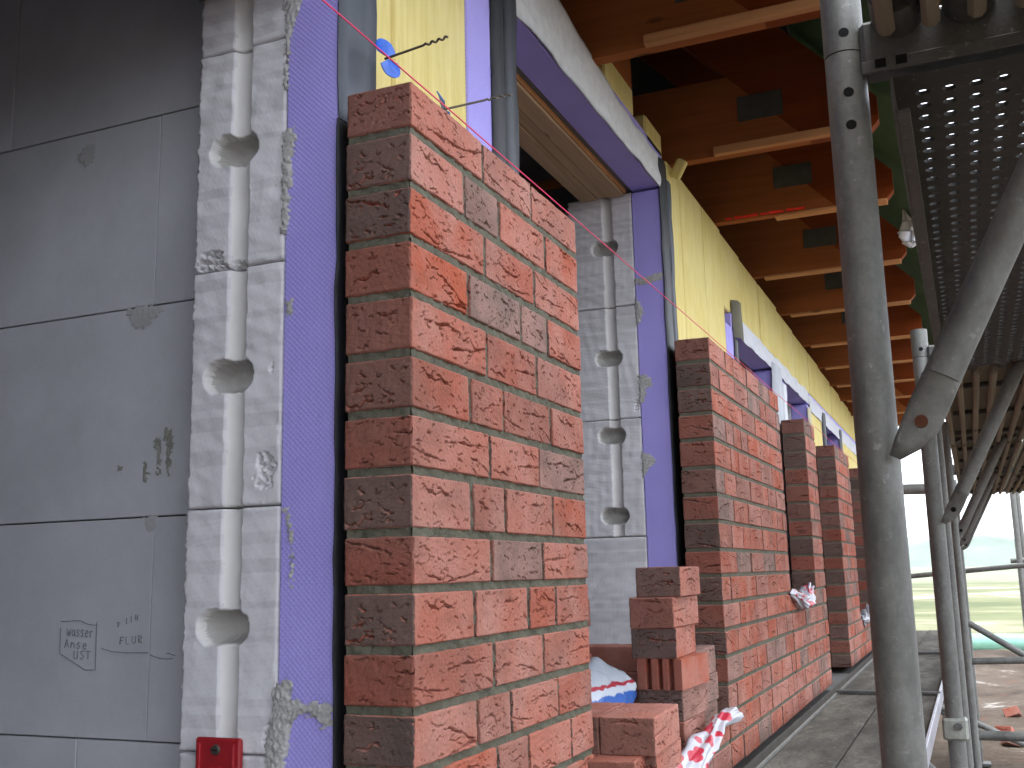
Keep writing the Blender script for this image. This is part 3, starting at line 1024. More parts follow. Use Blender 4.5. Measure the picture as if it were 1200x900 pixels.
# patches of filler and mould on the blocks
for pts, sd_ in (([(-.80, .064), (-.78, .082), (-.755, .085), (-.76, .05), (-.775, .04)], 51), ([(-.66, -.256), (-.60, -.255), (-.575, -.268), (-.615, -.30), (-.64, -.292)], 52), ([(-.60, -.639), (-.57, -.638), (-.575, -.66), (-.59, -.665)], 53)):
    smear(pts, y_plane=YC-.0006, seed=sd_, th=.0015, parent=cw, mat=simple('filler', (.46, .46, .455)), name='filler_patch')
for k, (sx, sz, rx, rz) in enumerate(((-.553, -.495, .009, .010), (-.548, -.512, .006, .022), (-.575, -.512, .006, .011), (-.570, -.54, .003, .03), (-.550, -.54, .004, .03), (-.60, -.56, .006, .02), (-.66, -.55, .006, .004))):
    smear([(sx+rx*math.cos(t), sz+rz*math.sin(t)) for t in np.linspace(0, 2*math.pi, 9)[:-1]], y_plane=YC-.0012, seed=60+k, th=.0004, parent=cw, mat=M['mould'], name='mould_spot')


def strokes(lines, name):
    """pencil lines on the cross wall, (x, z) metres"""
    b = MB()
    rr = random.Random(2)
    for ln in lines:
        pts = []
        for (x0, z0), (x1, z1) in zip(ln[:-1], ln[1:]):
            for t in np.linspace(0, 1, 4)[:-1]:
                pts.append((x0+(x1-x0)*t+rr.uniform(-.0004, .0004), YC-.0022, z0+(z1-z0)*t+rr.uniform(-.0004, .0004)))
        pts.append((ln[-1][0], YC-.0022, ln[-1][1]))
        b.path(pts, .0006, 5)
    return b.build(name, M['pencil'], cw)


GL = {'w': [[(0, .7), (.25, 0), (.45, .5), (.65, 0), (.9, .7)]], 'a': [[(.7, .6), (.3, .65), (.05, .3), (.3, 0), (.7, .3), (.7, .65), (.75, 0)]],
      's': [[(.7, .6), (.3, .7), (.15, .5), (.6, .25), (.4, 0), (.05, .1)]], 'e': [[(.1, .35), (.65, .4), (.5, .68), (.2, .6), (.08, .3), (.3, 0), (.7, .1)]],
      'r': [[(.1, .65), (.15, 0)], [(.14, .4), (.4, .65), (.65, .6)]], 'A': [[(.05, 0), (.4, 1), (.75, 0)], [(.2, .4), (.62, .4)]],
      'n': [[(.1, .65), (.12, 0)], [(.12, .45), (.4, .65), (.65, .5), (.68, 0)]], 'l': [[(.2, 1), (.15, .1), (.4, 0)]], 'U': [[(.05, 1), (.08, .2), (.35, 0), (.65, .2), (.7, 1)]],
      'T': [[(0, 1), (.8, .95)], [(.4, 1), (.4, 0)]], 'S': [[(.7, .9), (.3, 1), (.1, .75), (.65, .35), (.4, 0), (.05, .1)]], 'F': [[(.1, 0), (.1, 1), (.75, 1)], [(.1, .55), (.6, .55)]],
      'L': [[(.1, 1), (.1, 0), (.6, .02)]], 'R': [[(.1, 0), (.1, 1), (.6, .9), (.6, .6), (.1, .5), (.7, 0)]], 'H': [[(.1, 1), (.1, 0)], [(.65, 1), (.65, 0)], [(.1, .5), (.65, .5)]]}


def write(txt, x, z, h, dx, dz=0):
    out = []
    for i, ch in enumerate(txt):
        for ln in GL.get(ch, []):
            out.append([(x+i*dx+u*dx*.95, z+i*dz+v*h) for u, v in ln])
    return out


strokes([[(-.779, -.817), (-.735, -.815), (-.715, -.822), (-.694, -.824)], [(-.695, -.818), (-.694, -.90), (-.718, -.90), (-.757, -.882), (-.778, -.873), (-.779, -.828)]], 'pencil_box')
strokes(write('wasser', -.763, -.842, .017, .0105, -.0005)+write('Anse', -.768, -.862, .015, .014, -.001)+write('UST', -.745, -.882, .014, .014, .0), 'pencil_writing')
strokes(write('FLUR', -.642, -.857, .013, .0135, .001)+write('sollH', -.650, -.826, .010, .010, .0025), 'pencil_writing')
strokes([[(-.683, -.863), (-.66, -.868), (-.62, -.870), (-.578, -.870)], [(-.574, -.873), (-.55, -.880), (-.525, -.879)], [(-.538, -.870), (-.520, -.874)]], 'pencil_line')

# room shell
MB().box(-4.6, -4.4, -5, 11, -1.28, .72).build('wall_back', M['inner']); tag(bpy.data.objects['wall_back'], kind='structure')
MB().box(-4.4, -.44, -3.7, -3.5, -1.28, .70).build('wall_side', M['inner']); tag(bpy.data.objects['wall_side'], kind='structure')
MB().box(-4.4, -.44, 2.5, 2.6, -1.28, .68).build('wall_room', M['inner']); tag(bpy.data.objects['wall_room'], kind='structure')
tag(MB().box(-4.6, -.44, -5, 11, .722, .76).build('ceiling', M['roof']), kind='structure')

# ------------------------------------------------------------------ red junction plate at the foot of the jamb
rp = empty('fixing_plate', (-.348, .02, -1.06), 'small red plastic plate with two screws on the pale block jamb', 'plate')
MB().bbox(-.390, -.306, .0165, .027, -1.10, -.987, .003).build('plate', M['red'], rp)
MB().bbox(-.384, -.378, .0135, .018, -1.095, -.995, .001).build('rib', M['red'], rp)
MB().bbox(-.320, -.315, .0135, .018, -1.095, -.995, .001).build('rib', M['red'], rp)
MB().bbox(-.362, -.335, .0125, .018, -1.034, -1.028, .002).build('tab', M['red'], rp)
for z in (-1.004, -1.062):
    s = MB().tube((-.35, .017, z), (-.35, .0125, z), .0085, 16, .0065).build('screw', M['screw'], rp)
    MB().box(-.3555, -.3445, .0119, .0127, z-.0012, z+.0012).build('screw_slot', M['hole'], s)

# ------------------------------------------------------------------ string and wall ties
st = []
for i in range(61):
    y = -1.0+i*.165
    st.append((.004+.0005*math.sin(i*9.1), y, .0035-.00045*max(0, y)**1.5*.4))
tag(MB().path(st, .0012, 6).build('builders_string', M['string']), 'thin pink builder\'s string stretched along the tops of the brick piers', 'string')


def tie(loc, tip, label, disc_tilt):
    a = Vector(loc); b = Vector(tip)
    t = empty('wall_tie', loc, label, 'wall tie', 'spiral wall ties in the yellow wool')
    d = (b-a); L = d.length; u = d.normalized(); s = u.orthogonal().normalized(); w = u.cross(s)
    pts = []
    n = 46
    for i in range(n+1):
        q = i/n
        am = .0 if q < .62 else .0019
        pts.append(a+u*L*q+s*am*math.cos(q*60)+w*am*math.sin(q*60))
    MB().path(pts, .0021, 8).build('rod', M['tie'], t)
    # two blue drip wings round the rod
    for sg in (1, -1):
        v = []; k = 14
        for i in range(k):
            an = math.pi*(.08+.84*i/(k-1))
            rr = .036*(1+.06*math.sin(3*an+sg))
            v.append((rr*math.cos(an)*.62, rr*math.sin(an)*sg, .004*math.sin(2*an)))
        poly = [(0, .002*sg, 0)]+v
        bt = MB(); m = len(poly)
        vs = [Vector(p) for p in poly]+[Vector(p)-Vector((0, 0, .0018)) for p in poly]
        fs = [(0, i, i+1) for i in range(1, m-1)]+[(m, m+i+1, m+i) for i in range(1, m-1)]+[(i, (i+1) % m, m+(i+1) % m, m+i) for i in range(m)]
        bt.add(vs, fs)
        me, c = bt.mesh('drip_wing')
        o = link('drip_wing', me, M['blue'], t, a+u*.006)
        ax_z = (u+Vector((.0, -.25, .0))).normalized()
        ax_y = Vector((0, .10*sg+disc_tilt, 1)); ax_y = (ax_y-ax_z*ax_y.dot(ax_z)).normalized()
        ax_x = ax_y.cross(ax_z)
        mt = Matrix((ax_x, ax_y, ax_z)).transposed()
        o.rotation_euler = mt.to_euler()
        o.location = a+u*.006+mt@c-WL[t]
    for i in range(3):
        pass
    return t


tie((-.105, .104, .108), (.010, .113, .126), 'spiral wall tie with a whole blue plastic disc, above the brick corner', -.25)
tie((-.095, .300, .096), (.0, .405, .152), 'spiral wall tie whose blue disc is half hidden behind the pier top', -.2)

# ------------------------------------------------------------------ roof trusses
TR = [(-2.6, .70), (-1.8, .70), (-1.0, .70), (-.22, .70), (.57, .70), (1.36, .70), (2.24, .70), (2.98, .70), (3.85, .684), (4.67, .672), (5.49, .648), (6.21, .626), (6.9, .606), (7.6, .590), (8.4, .57), (9.2, .56)]
TL = {}
for i, (y, zb) in enumerate(TR):
    t = empty('roof_truss', (.2, y, zb), 'orange brown timber roof truss with steel nail plate, overhanging the wall', 'roof truss', 'roof trusses along the eaves')
    th = .045
    own = {5: 'roof truss crossing above the sagging grey fleece, next to the timber blocking', 6: 'roof truss meeting the wall beside the torn yellow wool tuft', 7: 'roof truss with a broken line of red chalk along its lower edge'}.get(i)
    if own: t['label'] = own
    rr = random.Random(i)
    ztp = zb+.29
    # bottom chord, end cut along the rafter slope
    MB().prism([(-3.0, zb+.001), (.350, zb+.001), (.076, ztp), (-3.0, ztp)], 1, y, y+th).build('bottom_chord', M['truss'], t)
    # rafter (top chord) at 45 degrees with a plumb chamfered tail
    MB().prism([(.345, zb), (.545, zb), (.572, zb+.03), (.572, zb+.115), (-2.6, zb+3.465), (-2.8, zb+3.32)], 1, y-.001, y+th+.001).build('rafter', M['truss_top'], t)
    if i < 7: MB().bbox(.015, .50+rr.uniform(-.03, .05), y-.028, y-.0015, zb-.004, zb+.026, .002).build('batten_or_edge', M['batten_or_edge'], t)
    else: MB().bbox(-.10 if i > 7 else .10, .545, y-.006, y+th+.008, zb-.012, zb-.0005, .002).build('batten_or_edge', M['batten_or_edge'], t)  # far trusses: pale strip added for the light on the chord's underside
    MB().box(.105, .262, y-.0042, y-.0012, zb+.112, zb+.205).build('nail_plate', M['plate'], t)
    MB().box(.105, .262, y+th+.0012, y+th+.004, zb+.112, zb+.205).build('nail_plate', M['plate'], t)
tb = MB().bbox(-.30, -.155, 1.50, 1.80, .805, 1.02, .003).build('timber_blocking', M['truss']); tag(tb, 'dark timber blocking between two trusses above the grey fleece', 'timber')
# red chalk marks on one truss
t3 = [o for o in bpy.data.objects if o.name.startswith('roof_truss')][7]
for k in range(9):
    x = -.1+k*.036
    b = MB().bbox(x, x+.026+.006*(k % 3), 2.98-.0300, 2.98-.0275, .697, .7065+.002*(k % 2), .0008).build('red_mark', simple('red chalk', (.8, .03, .015), .8), t3)
# roof: green underlay at the eave, dark underlay above
tag(MB().prism([(.30, 1.128), (.668, .760), (.672, .764), (.30, 1.136)], 1, -3, 9.6).build('eaves_underlay', M['green']), 'dark green roof underlay showing between the truss tails', 'roof underlay')
tag(MB().box(-.47, -.45, -5, 10, .765, 2.2).build('attic_dark_screen', M['membrane']), kind='structure')  # black screen added to make the open attic look dark
for yy in (-5.3, 10.1):
    tag(MB().prism([(-4.6, .765), (.25, .765), (.25, 1.10), (-4.6, 6.2)], 1, yy, yy+.15).build('unseen_gable', M['roof']), kind='structure')  # unseen gable ends, added to shut light out of the attic
tag(MB().prism([(-4.6, 6.296), (.299, 1.123), (.299, 1.143), (-4.6, 6.316)], 1, -5, 10).build('roof', M['roof']), kind='structure')

# ------------------------------------------------------------------ scaffold
SY = [-2.18, -.05, 2.06, 4.18, 6.30, 8.42]
XI, XO = .640, 1.372
DZ = -.19            # underside of the upper deck
r0 = .02415
SL = {1: 'stout galvanised scaffold standard with bored pin holes, the one before the first brick pier',
      2: 'scaffold standard carrying a pale coupler, behind the stout bored one'}
for i, y in enumerate(SY):
    for x in (XI, XO):
        inner = x == XI
        lab = (SL.get(i) or 'slim galvanised scaffold standard in the row along the brick wall') if inner else 'galvanised scaffold standard of the outer row'
        grp = None if (inner and i in SL) else 'scaffold standards'
        s = empty('scaffold_standard', (x, y, GZ), lab, 'scaffold pole', grp)
        MB().tube((x, y, GZ+.12), (x, y, -.132), r0, 28).build('lower_tube', M['steel'], s)
        MB().tube((x, y, -.1305), (x, y, 2.1 if i < 2 else -.045), r0+.0004, 28).build('upper_tube', M['steel'], s)
        MB().tube((x, y, -.1335), (x, y, -.129), r0-.0012, 28).build('spigot', M['hole'], s)
        MB().tube((x, y, GZ+.012), (x, y, GZ+.2), .019, 16).build('base_jack', M['steel_dark'], s)
        MB().bbox(x-.075, x+.075, y-.075, y+.075, GZ-.01, GZ+.012, .002).build('base_plate', M['steel_dark'], s)
        if inner:
            # pin holes: dark discs on the lane side stand in for shaded bores
            dv = (Vector((CAM.x, CAM.y, 0))-Vector((x, -.05, 0))).normalized()
            dv = Vector((.12, -1, 0)).normalized()
            for z in (-.108, -.186, -.228):
                p = Vector((x, y, z))
                MB().tube(p+dv*(r0-.004), p+dv*(r0+.0004), .0062, 16).build('pin_hole', M['hole'], s)
        if i == 2 and inner:
            b = MB().bbox(x-.034, x+.034, y-.036, y+.03, -1.245, -1.185, .006)
            cp = b.build('coupler', galvanised('pale coupler', (.33, .34, .30)), s)
            MB().tube((x+.01, y-.05, -1.205), (x+.01, y-.03, -1.205), .011, 6).build('bolt', M['steel_dark'], cp)

grpT = 'scaffold transoms under the upper deck'
for i, y in enumerate(SY):
    t = empty('scaffold_transom', (XI, y, DZ), 'dark steel deck bearer crossing the scaffold under the upper deck', 'scaffold tube', grpT)
    MB().bbox(XI+r0-.004, XO-r0+.004, y-.024, y+.024, DZ+.028, DZ+.092, .006).build('beam', M['steel_dark'], t)
    MB().bbox(XI+r0-.004, XO-r0+.004, y-.030, y-.024, DZ+.020, DZ+.036, .001).build('flange', M['steel_dark'], t)
    for x in (.676, .6995):
        MB().box(x, x+.0125, y-.0312, y-.0295, DZ+.0245, DZ+.0355).build('slot', M['hole'], t)
    if i == 1: t['label'] = 'deck bearer with two square slots, fixed to the stout bored standard'
    # knee brace with flattened, drilled end
    k = empty('scaffold_brace', (XI+.03, y, -.63), 'sloping knee brace from a scaffold standard up to the deck bearer', 'scaffold tube', 'knee braces under the upper deck')
    if i == 1: k['label'] = 'knee brace with a rusty eye hole, fixed to the stout bored standard'
    if i == 2: k['label'] = 'knee brace fixed to the standard that carries the pale coupler'
    a = Vector((.703, y-.030, -.572)); b_ = Vector((.915, y-.030, -.165))
    u = (b_-a).normalized(); n_ = Vector((u.z, 0, -u.x))
    MB().tube(a+u*.03, b_, .0205, 24).build('tube', M['steel'], k)
    # flattened end: loft from round tube to flat tongue
    prof = []
    m = 20
    for q, wa, wb, sh in ((.045, .0205, .0205, 0), (.02, .0208, .014, 0), (-.005, .0215, .008, 0), (-.030, .0205, .0045, 0), (-.055, .0150, .004, -.004), (-.074, .0065, .004, -.010)):
        c_ = a+u*q+n_*sh
        prof.append([c_+n_*wa*math.cos(2*math.pi*j/m)+Vector((0, 1, 0))*wb*math.sin(2*math.pi*j/m) for j in range(m)])
    bb = MB()
    bb.add([p for r in prof for p in r], [(r*m+j, r*m+(j+1) % m, (r+1)*m+(j+1) % m, (r+1)*m+j) for r in range(len(prof)-1) for j in range(m)]+[tuple(range((len(prof)-1)*m, len(prof)*m))], True)
    fe = bb.build('flattened_end', M['steel'], k)
    hc = a-u*.026
    MB().tube(hc+Vector((0, -.0085, 0)), hc+Vector((0, -.0030, 0)), .0072, 16).build('eye_hole', simple('rust', (.10, .035, .018)) if i == 1 else M['hole'], fe)

# perforated steel deck of the near bay


def perforated(x0, x1, y0, y1, z, label):
    px, py, rh = .0305, .0405, .0084
    nx = int((x1-x0-.03)/px); ny = int((y1-y0-.05)/py)
    mx = (x1-x0-nx*px)/2; my = (y1-y0-ny*py)/2
    t = empty('scaffold_deck', ((x0+x1)/2, (y0+y1)/2, z), label, 'scaffold deck', 'perforated steel decks overhead')
    b = MB()
    K = 12
    cell_o = []
    for k in range(K):
        an = 2*math.pi*k/K+math.pi/K
        cx, cy = math.cos(an), math.sin(an); s = 1/max(abs(cx), abs(cy))
        cell_o.append((cx*s*px/2, cy*s*py/2))
    corner = [(px/2, py/2), (-px/2, py/2), (-px/2, -py/2), (px/2, -py/2)]
    for i in range(nx):
        for j in range(ny):
            cx = x0+mx+(i+.5)*px; cy = y0+my+(j+.5)*py+(py/2 if i % 2 else 0)*0
            vs = [(cx+u, cy+v, z) for u, v in cell_o]
            ring = [(cx+rh*math.cos(2*math.pi*k/K+math.pi/K), cy+rh*math.sin(2*math.pi*k/K+math.pi/K)) for k in range(K)]
            vs += [(u, v, z) for u, v in ring]
            vs += [(cx+(u-cx)*.86, cy+(v-cy)*.86, z+.0052) for u, v in ring]
            fs = [(k, (k+1) % K, K+(k+1) % K, K+k) for k in range(K)]+[(K+k, K+(k+1) % K, 2*K+(k+1) % K, 2*K+k) for k in range(K)]
            n = len(vs)
            # corner fills
            vs += [(cx+u, cy+v, z) for u, v in corner]
            for q, (u, v) in enumerate(corner):
                best = sorted(range(K), key=lambda k: (cell_o[k][0]-u)**2+(cell_o[k][1]-v)**2)[:2]
                fs.append((best[0], n+q, best[1]))
            b.add(vs, fs)
    # margins
    b.add([(x0, y0, z), (x0+mx, y0, z), (x0+mx, y1, z), (x0, y1, z)], [(0, 1, 2, 3)])
    b.add([(x1-mx, y0, z), (x1, y0, z), (x1, y1, z), (x1-mx, y1, z)], [(0, 1, 2, 3)])
    b.add([(x0+mx, y0, z), (x1-mx, y0, z), (x1-mx, y0+my, z), (x0+mx, y0+my, z)], [(0, 1, 2, 3)])
    b.add([(x0+mx, y1-my, z), (x1-mx, y1-my, z), (x1-mx, y1, z), (x0+mx, y1, z)], [(0, 1, 2, 3)])
    V = np.array(b.v); me = bpy.data.meshes.new('plate'); c_ = Vector(((x0+x1)/2, (y0+y1)/2, z))
    me.from_pydata((V-np.array(c_)).tolist(), [], b.f); me.validate()
    link('perforated_plate', me, M['plate_dark'], t, c_)
    for xa in (x0, x1-.004):
        MB().bbox(xa, xa+.004, y0, y1, z-.045, z+.001, .001).build('side_rail', M['steel_dark'], t)
    for xa, xb in ((x0+.004, x0+.020), (x1-.020, x1-.004)):
        MB().bbox(xa, xb, y0, y1, z-.045, z-.041, .001).build('rail_lip', M['steel_dark'], t)
    return t


perforated(.690, 1.005, SY[1]-.022, SY[2]-.03, DZ+.012, 'perforated steel scaffold deck overhead, the one above the near knee brace')
perforated(1.02, 1.335, SY[1]-.022, SY[2]-.03, DZ+.012, 'perforated steel scaffold deck overhead, on the outer side of the lane')
# ribbed timber decks on the other bays
for bi in (0, 2, 3, 4):
    y0, y1 = SY[bi]+.03, SY[bi+1]-.03
    for x0, x1 in ((.675, 1.005), (1.02, 1.35)):
        zz = DZ+.03+(.05 if bi == 0 else 0)
        d = empty('scaffold_deck', ((x0+x1)/2, (y0+y1)/2, zz), ({0: 'ribbed timber scaffold deck ending at the near slotted deck bearer', 2: 'ribbed timber scaffold deck adjoining the perforated decks', 3: 'ribbed timber scaffold deck one bay past the perforated decks', 4: 'farthest ribbed timber scaffold deck, above the end guard rail'}[bi]+(', wall side of the lane' if x0 < .9 else ', outer side of the lane')), 'scaffold deck', 'timber decks overhead')
        w = (x1-x0)/3
        for k in range(3):
            MB().bbox(x0+k*w+.002, x0+(k+1)*w-.002, y0+.01, y1-.01, zz, zz+.035, .004).build('plank', M['deck_wood'], d)
        for k in range(7):
            xa = x0+.008+k*(x1-x0-.036)/6
            MB().bbox(xa, xa+.020, y0+.02, y1-.02, zz-.03, zz-.0005, .006).build('rib', M['deck_wood'], d)
        for k in range(3):
            ya = y0+.35+k*(y1-y0-.7)/2
            MB().bbox(x0+.035, x1-.035, ya, ya+.022, zz-.018, zz-.0008, .002).build('cross_bar', M['steel_dark'], d)
        for k in range(4):
            xa = x0+.03+k*.08
            MB().tube((xa, y0-.005, zz+.01), (xa, y0+.06, zz+.01), .034 if bi == 0 else .02, 14).build('claw', M['steel_dark'], d)
            MB().tube((xa, y1-.06, zz+.01), (xa, y1+.012, zz+.01), .03, 14).build('claw', M['steel_dark'], d)

# lower bracket deck along the wall
LZ = -1.30
secs = [(-2.2, -.05), (-.04, 3.63), (3.66, 5.9), (5.93, 8.6)]
lr = random.Random(4)
for i, (y0, y1) in enumerate(secs):
    d = empty('bracket_deck', (.33, (y0+y1)/2, LZ), ['cement dusted plank deck running on behind the near standard', 'long cement dusted plank deck beside the lowest brick courses', 'cement dusted plank deck past the cross lip', 'farthest length of the dusty plank deck'][i], 'scaffold deck', 'plank decks along the brick wall')
    for k, (xa, xb) in enumerate(((.130, .322), (.325, .540))):
        MB().bbox(xa, xb, y0, y1, LZ-.045+lr.uniform(-.003, 0), LZ+lr.uniform(-.004, 0), .005).build('plank', M['deck'], d)
    MB().bbox(.122, .129, y0, y1, LZ-.05, LZ+.006, .002).build('edge_rail', simple('pale rail', (.17, .165, .15), .9), d)
    MB().bbox(.541, .552, y0, y1, LZ-.05, LZ+.010, .002).build('edge_rail', simple('bright rail', (.42, .42, .46), .4, metal=.4), d)
    MB().bbox(.12, .552, y0+.001, y0+.03, LZ+.0005, LZ+.014, .003).build('end_lip', M['steel_dark'], d)
for i, y in enumerate(SY[:]):
    b = empty('deck_bracket', (.38, y, LZ-.1), 'steel bracket tube holding the plank deck off a scaffold standard', 'scaffold tube', 'brackets under the plank deck')
    MB().tube((.10, y+.03, LZ-.075), (.66, y+.03, LZ-.075), r0*.9, 14).build('bracket_tube', M['steel'], b)
    MB().tube((.14, y+.03, LZ-.08), (.62, y+.03, LZ-.55), r0*.8, 14).build('strut', M['steel'], b)
# low cross tubes, rails and diagonals of the far bays
tl = [((.60, 4.20, -1.535), (1.40, 4.20, -1.53), .022, 'low steel tube crossing the lane just above the earth'),
      ((.60, 6.33, -1.375), (1.45, 6.33, -1.35), .022, 'steel tube crossing the lane, met by a sloping tube'),
      ((.55, 6.42, -1.06), (1.30, 6.42, -1.55), .021, 'sloping steel tube falling across the earth behind'),
      ((-.05, 8.46, -.865), (1.60, 8.46, -.735), .021, 'end guard rail across the field view beyond the last deck'),
      ((.05, 8.50, -.095), (.62, 8.50, -.11), .046, 'thick grey rail between wall and far scaffold standards'),
      ((.48, 5.0, -1.50), (1.4, 5.6, -2.0), .016, 'thin steel tube leaning low among the far standards')]
for a, b, r, lab in tl:
    tag(MB().tube(a, b, r, 16).build('scaffold_tube', M['steel']), lab, 'scaffold tube', 'loose tubes of the far scaffold')
# another scaffold farther off
for k, (x, y) in enumerate(((1.175, 11.0), (1.23, 11.35))):
    tag(MB().tube((x, y, GZ), (x, y, .6), .030, 12).build('scaffold_standard', M['steel']), 'slim far scaffold pole standing alone against the white sky', 'scaffold pole', 'far poles against the sky')
tag(MB().tube((1.09, 11.05, -.73), (1.8, 11.05, -.70), .026, 12).build('scaffold_tube', M['steel']), 'short level tube clamped to the far poles', 'scaffold tube')
# bundle of thin rods standing beside the second standard
for k, (x, y) in enumerate(((.655, 2.62), (.672, 3.3))):
    tag(MB().tube((x, y, GZ), (x, y, -.18), .017, 12).build('scaffold_tube', M['steel']), 'slim upright tube close behind the coupler standard', 'scaffold tube', 'slim uprights behind the coupler standard')

# ------------------------------------------------------------------ loose bricks in the opening
LB = 'loose bricks stacked in the opening'
lbr = random.Random(12)


def loose(x, y, z, rz, t, te, label, kind='full', rot=(0, 0), name='loose_brick'):
    L0, ms = BM[kind]
    o = link(name, lbr.choice(ms), None, None, (x, y, z), (rot[0], rot[1], rz))
    o.color = (t, te, lbr.random(), 1)
    tag(o, label, 'brick', LB)
    return o


h = .0742
bz = ROWS[14][0]+.002          # ledge they stand on
x0 = -.012
for k in range(6):
    rib = k == 2
    lab = ['bottom brick of the tall loose stack on the ledge', 'second brick up in the tall loose stack', None, 'dark brick lying on the ribbed one in the tall stack', 'reddish second brick from the top of the tall stack', 'greyish topmost brick of the tall loose stack'][k]
    if rib: continue
    loose(x0+[.0, .004, 0, -.012, -.006, .004][k], 1.40+[0, .01, 0, .0, -.005, .012][k], bz+h*(k+.5)+.0006*k, [.02, -.03, 0, .04, -.02, .03][k], [.4, .3, .7, .9, .95, .95][k], [.5, .12, .6, .03, .42, .22][k], lab)


def ribbed_brick(x, y, z, rz, label, tone_=.5, te=.45):
    """brick standing with its cored bed to the camera: deep channels between ribs"""
    L = .238
    b = MB(); w = BD
    prof = [(-w/2, -L/2), (-w/2, L/2), (w/2, L/2), (w/2, -L/2)]
    ch = [(-.028, .008), (.002, .007), (.030, .008)]
    pts = [(-w/2, L/2), (-w/2, -L/2)]
    for c_, hw in ch:
        pts += [(c_-hw, -L/2), (c_-hw+.001, -L/2+.03), (c_+hw-.001, -L/2+.03), (c_+hw, -L/2)]
    pts += [(w/2, -L/2), (w/2, L/2)]
    b.prism(pts, 2, -h/2, h/2)
    me, c_ = b.mesh('loose_brick', (0, 0, 0))
    o = link('loose_brick', me, M['brick'], None, (x, y, z), (0, 0, rz))
    o.color = (tone_, te, .5, 1)
    tag(o, label, 'brick', LB)


ribbed_brick(x0+.010, 1.40, bz+h*2.5+.0012, -.05, 'loose brick with open vertical ribs, in the middle of the tall stack', .75, .55)
# grey column leaning against the wall end
for k in range(3):
    loose(-.0375, 1.672, bz+h*(k+.5)+.0005*k, [.03, -.02, .015, -.01][k], .22, [.2, .12, .18, .2][k],
          ['lowest brick of the grey column behind the tall stack', 'middle brick of the grey column beside the wall end', 'top brick of the grey column beside the wall end'][k])
# front group on the deck edge
fz = bz
loose(.045, .935, fz+h*.5, .04, .92, .3, 'lower brick under the two broad brown ones at the front', 'full')
loose(-.073, .92, fz+h*.5, .05, .7, .3, 'lower brick hidden under the front pair')
loose(.052, .905, fz+h*1.5+.001, .05, .95, .34, 'broad upper brick of the front pair, pale side showing')
loose(-.066, .90, fz+h*1.5+.001, .06, .6, .30, 'brown upper brick of the front pair, its rough top showing', rot=(0, 0))
loose(.030, .775, fz+h*.5+.001, .08, .6, .42, 'lone low brick before the front pair, rough top showing', 'half')
# bricks farther back on the inner sill
bz2 = -1.198
for k in range(3):
    loose(-.31, 1.85, bz2+h*(k+.5)+.001*k, 1.4+.08*k, .5, .45, ['bottom brick of the three lying crosswise on the inner sill', 'middle brick of the three lying crosswise on the inner sill', 'top brick of the three lying crosswise on the inner sill'][k])
for k in range(5):
    loose(-.335, 1.42, bz2+h*(k+.5)+.0005*k, 0.05*((k % 2)*2-1), .6, .4, 'brick in the low stack peeping past the pier edge')

# ------------------------------------------------------------------ bags and foil


def wrap(name, spine, radii, seed, mat, label, cat, flat=.6, fold=.22, n=40):
    """crumpled foil: a loft along a spine, with lengthwise folds"""
    g = np.random.default_rng(seed)
    f = snoise(seed, 1.6); f2 = snoise(seed+1, .7); f3 = snoise(seed+2, .35)
    P = np.array(spine, float); m = 44
    t = np.linspace(0, len(P)-1, m); i0 = np.clip(t.astype(int), 0, len(P)-2); fr = (t-i0)[:, None]
    sm = fr*fr*(3-2*fr)*.5+fr*.5
    C = P[i0]*(1-sm)+P[i0+1]*sm
    rd = np.array(radii, float); rr = rd[i0]*(1-sm[:, 0])+rd[i0+1]*sm[:, 0]
    V = []
    for q in range(m):
        d = C[min(q+1, m-1)]-C[max(q-1, 0)]; d = d/np.linalg.norm(d)
        a = np.cross(d, (0, 0, 1.)); a /= np.linalg.norm(a); b = np.cross(a, d)
        u = np.linspace(0, 2*math.pi, n+1)[:-1]
        w = 1+fold*f(np.cos(u)*1.2+q*.06, np.sin(u)*1.2+q*.03)+fold*.5*f2(np.cos(u)+q*.05, np.sin(u)-q*.05)+fold*.22*f3(np.cos(u)+q*.08, np.sin(u)+q*.04)
        V.append(C[q]+np.outer(np.cos(u)*w*rr[q], a)+np.outer(np.sin(u)*w*rr[q]*flat, b))
    V = np.concatenate(V)
    F = [(q*n+k, q*n+(k+1) % n, (q+1)*n+(k+1) % n, (q+1)*n+k) for q in range(m-1) for k in range(n)]
    V = np.concatenate([V, C[:1], C[-1:]]); e0, e1 = m*n, m*n+1
    F += [(e0, (k+1) % n, k, k) for k in range(0)]
    c = (V.min(0)+V.max(0))/2
    me = np_mesh(name, V[:m*n]-c, np.array(F))
    o = link(name, me, mat, None, c)
    tag(o, label, cat)
    return o


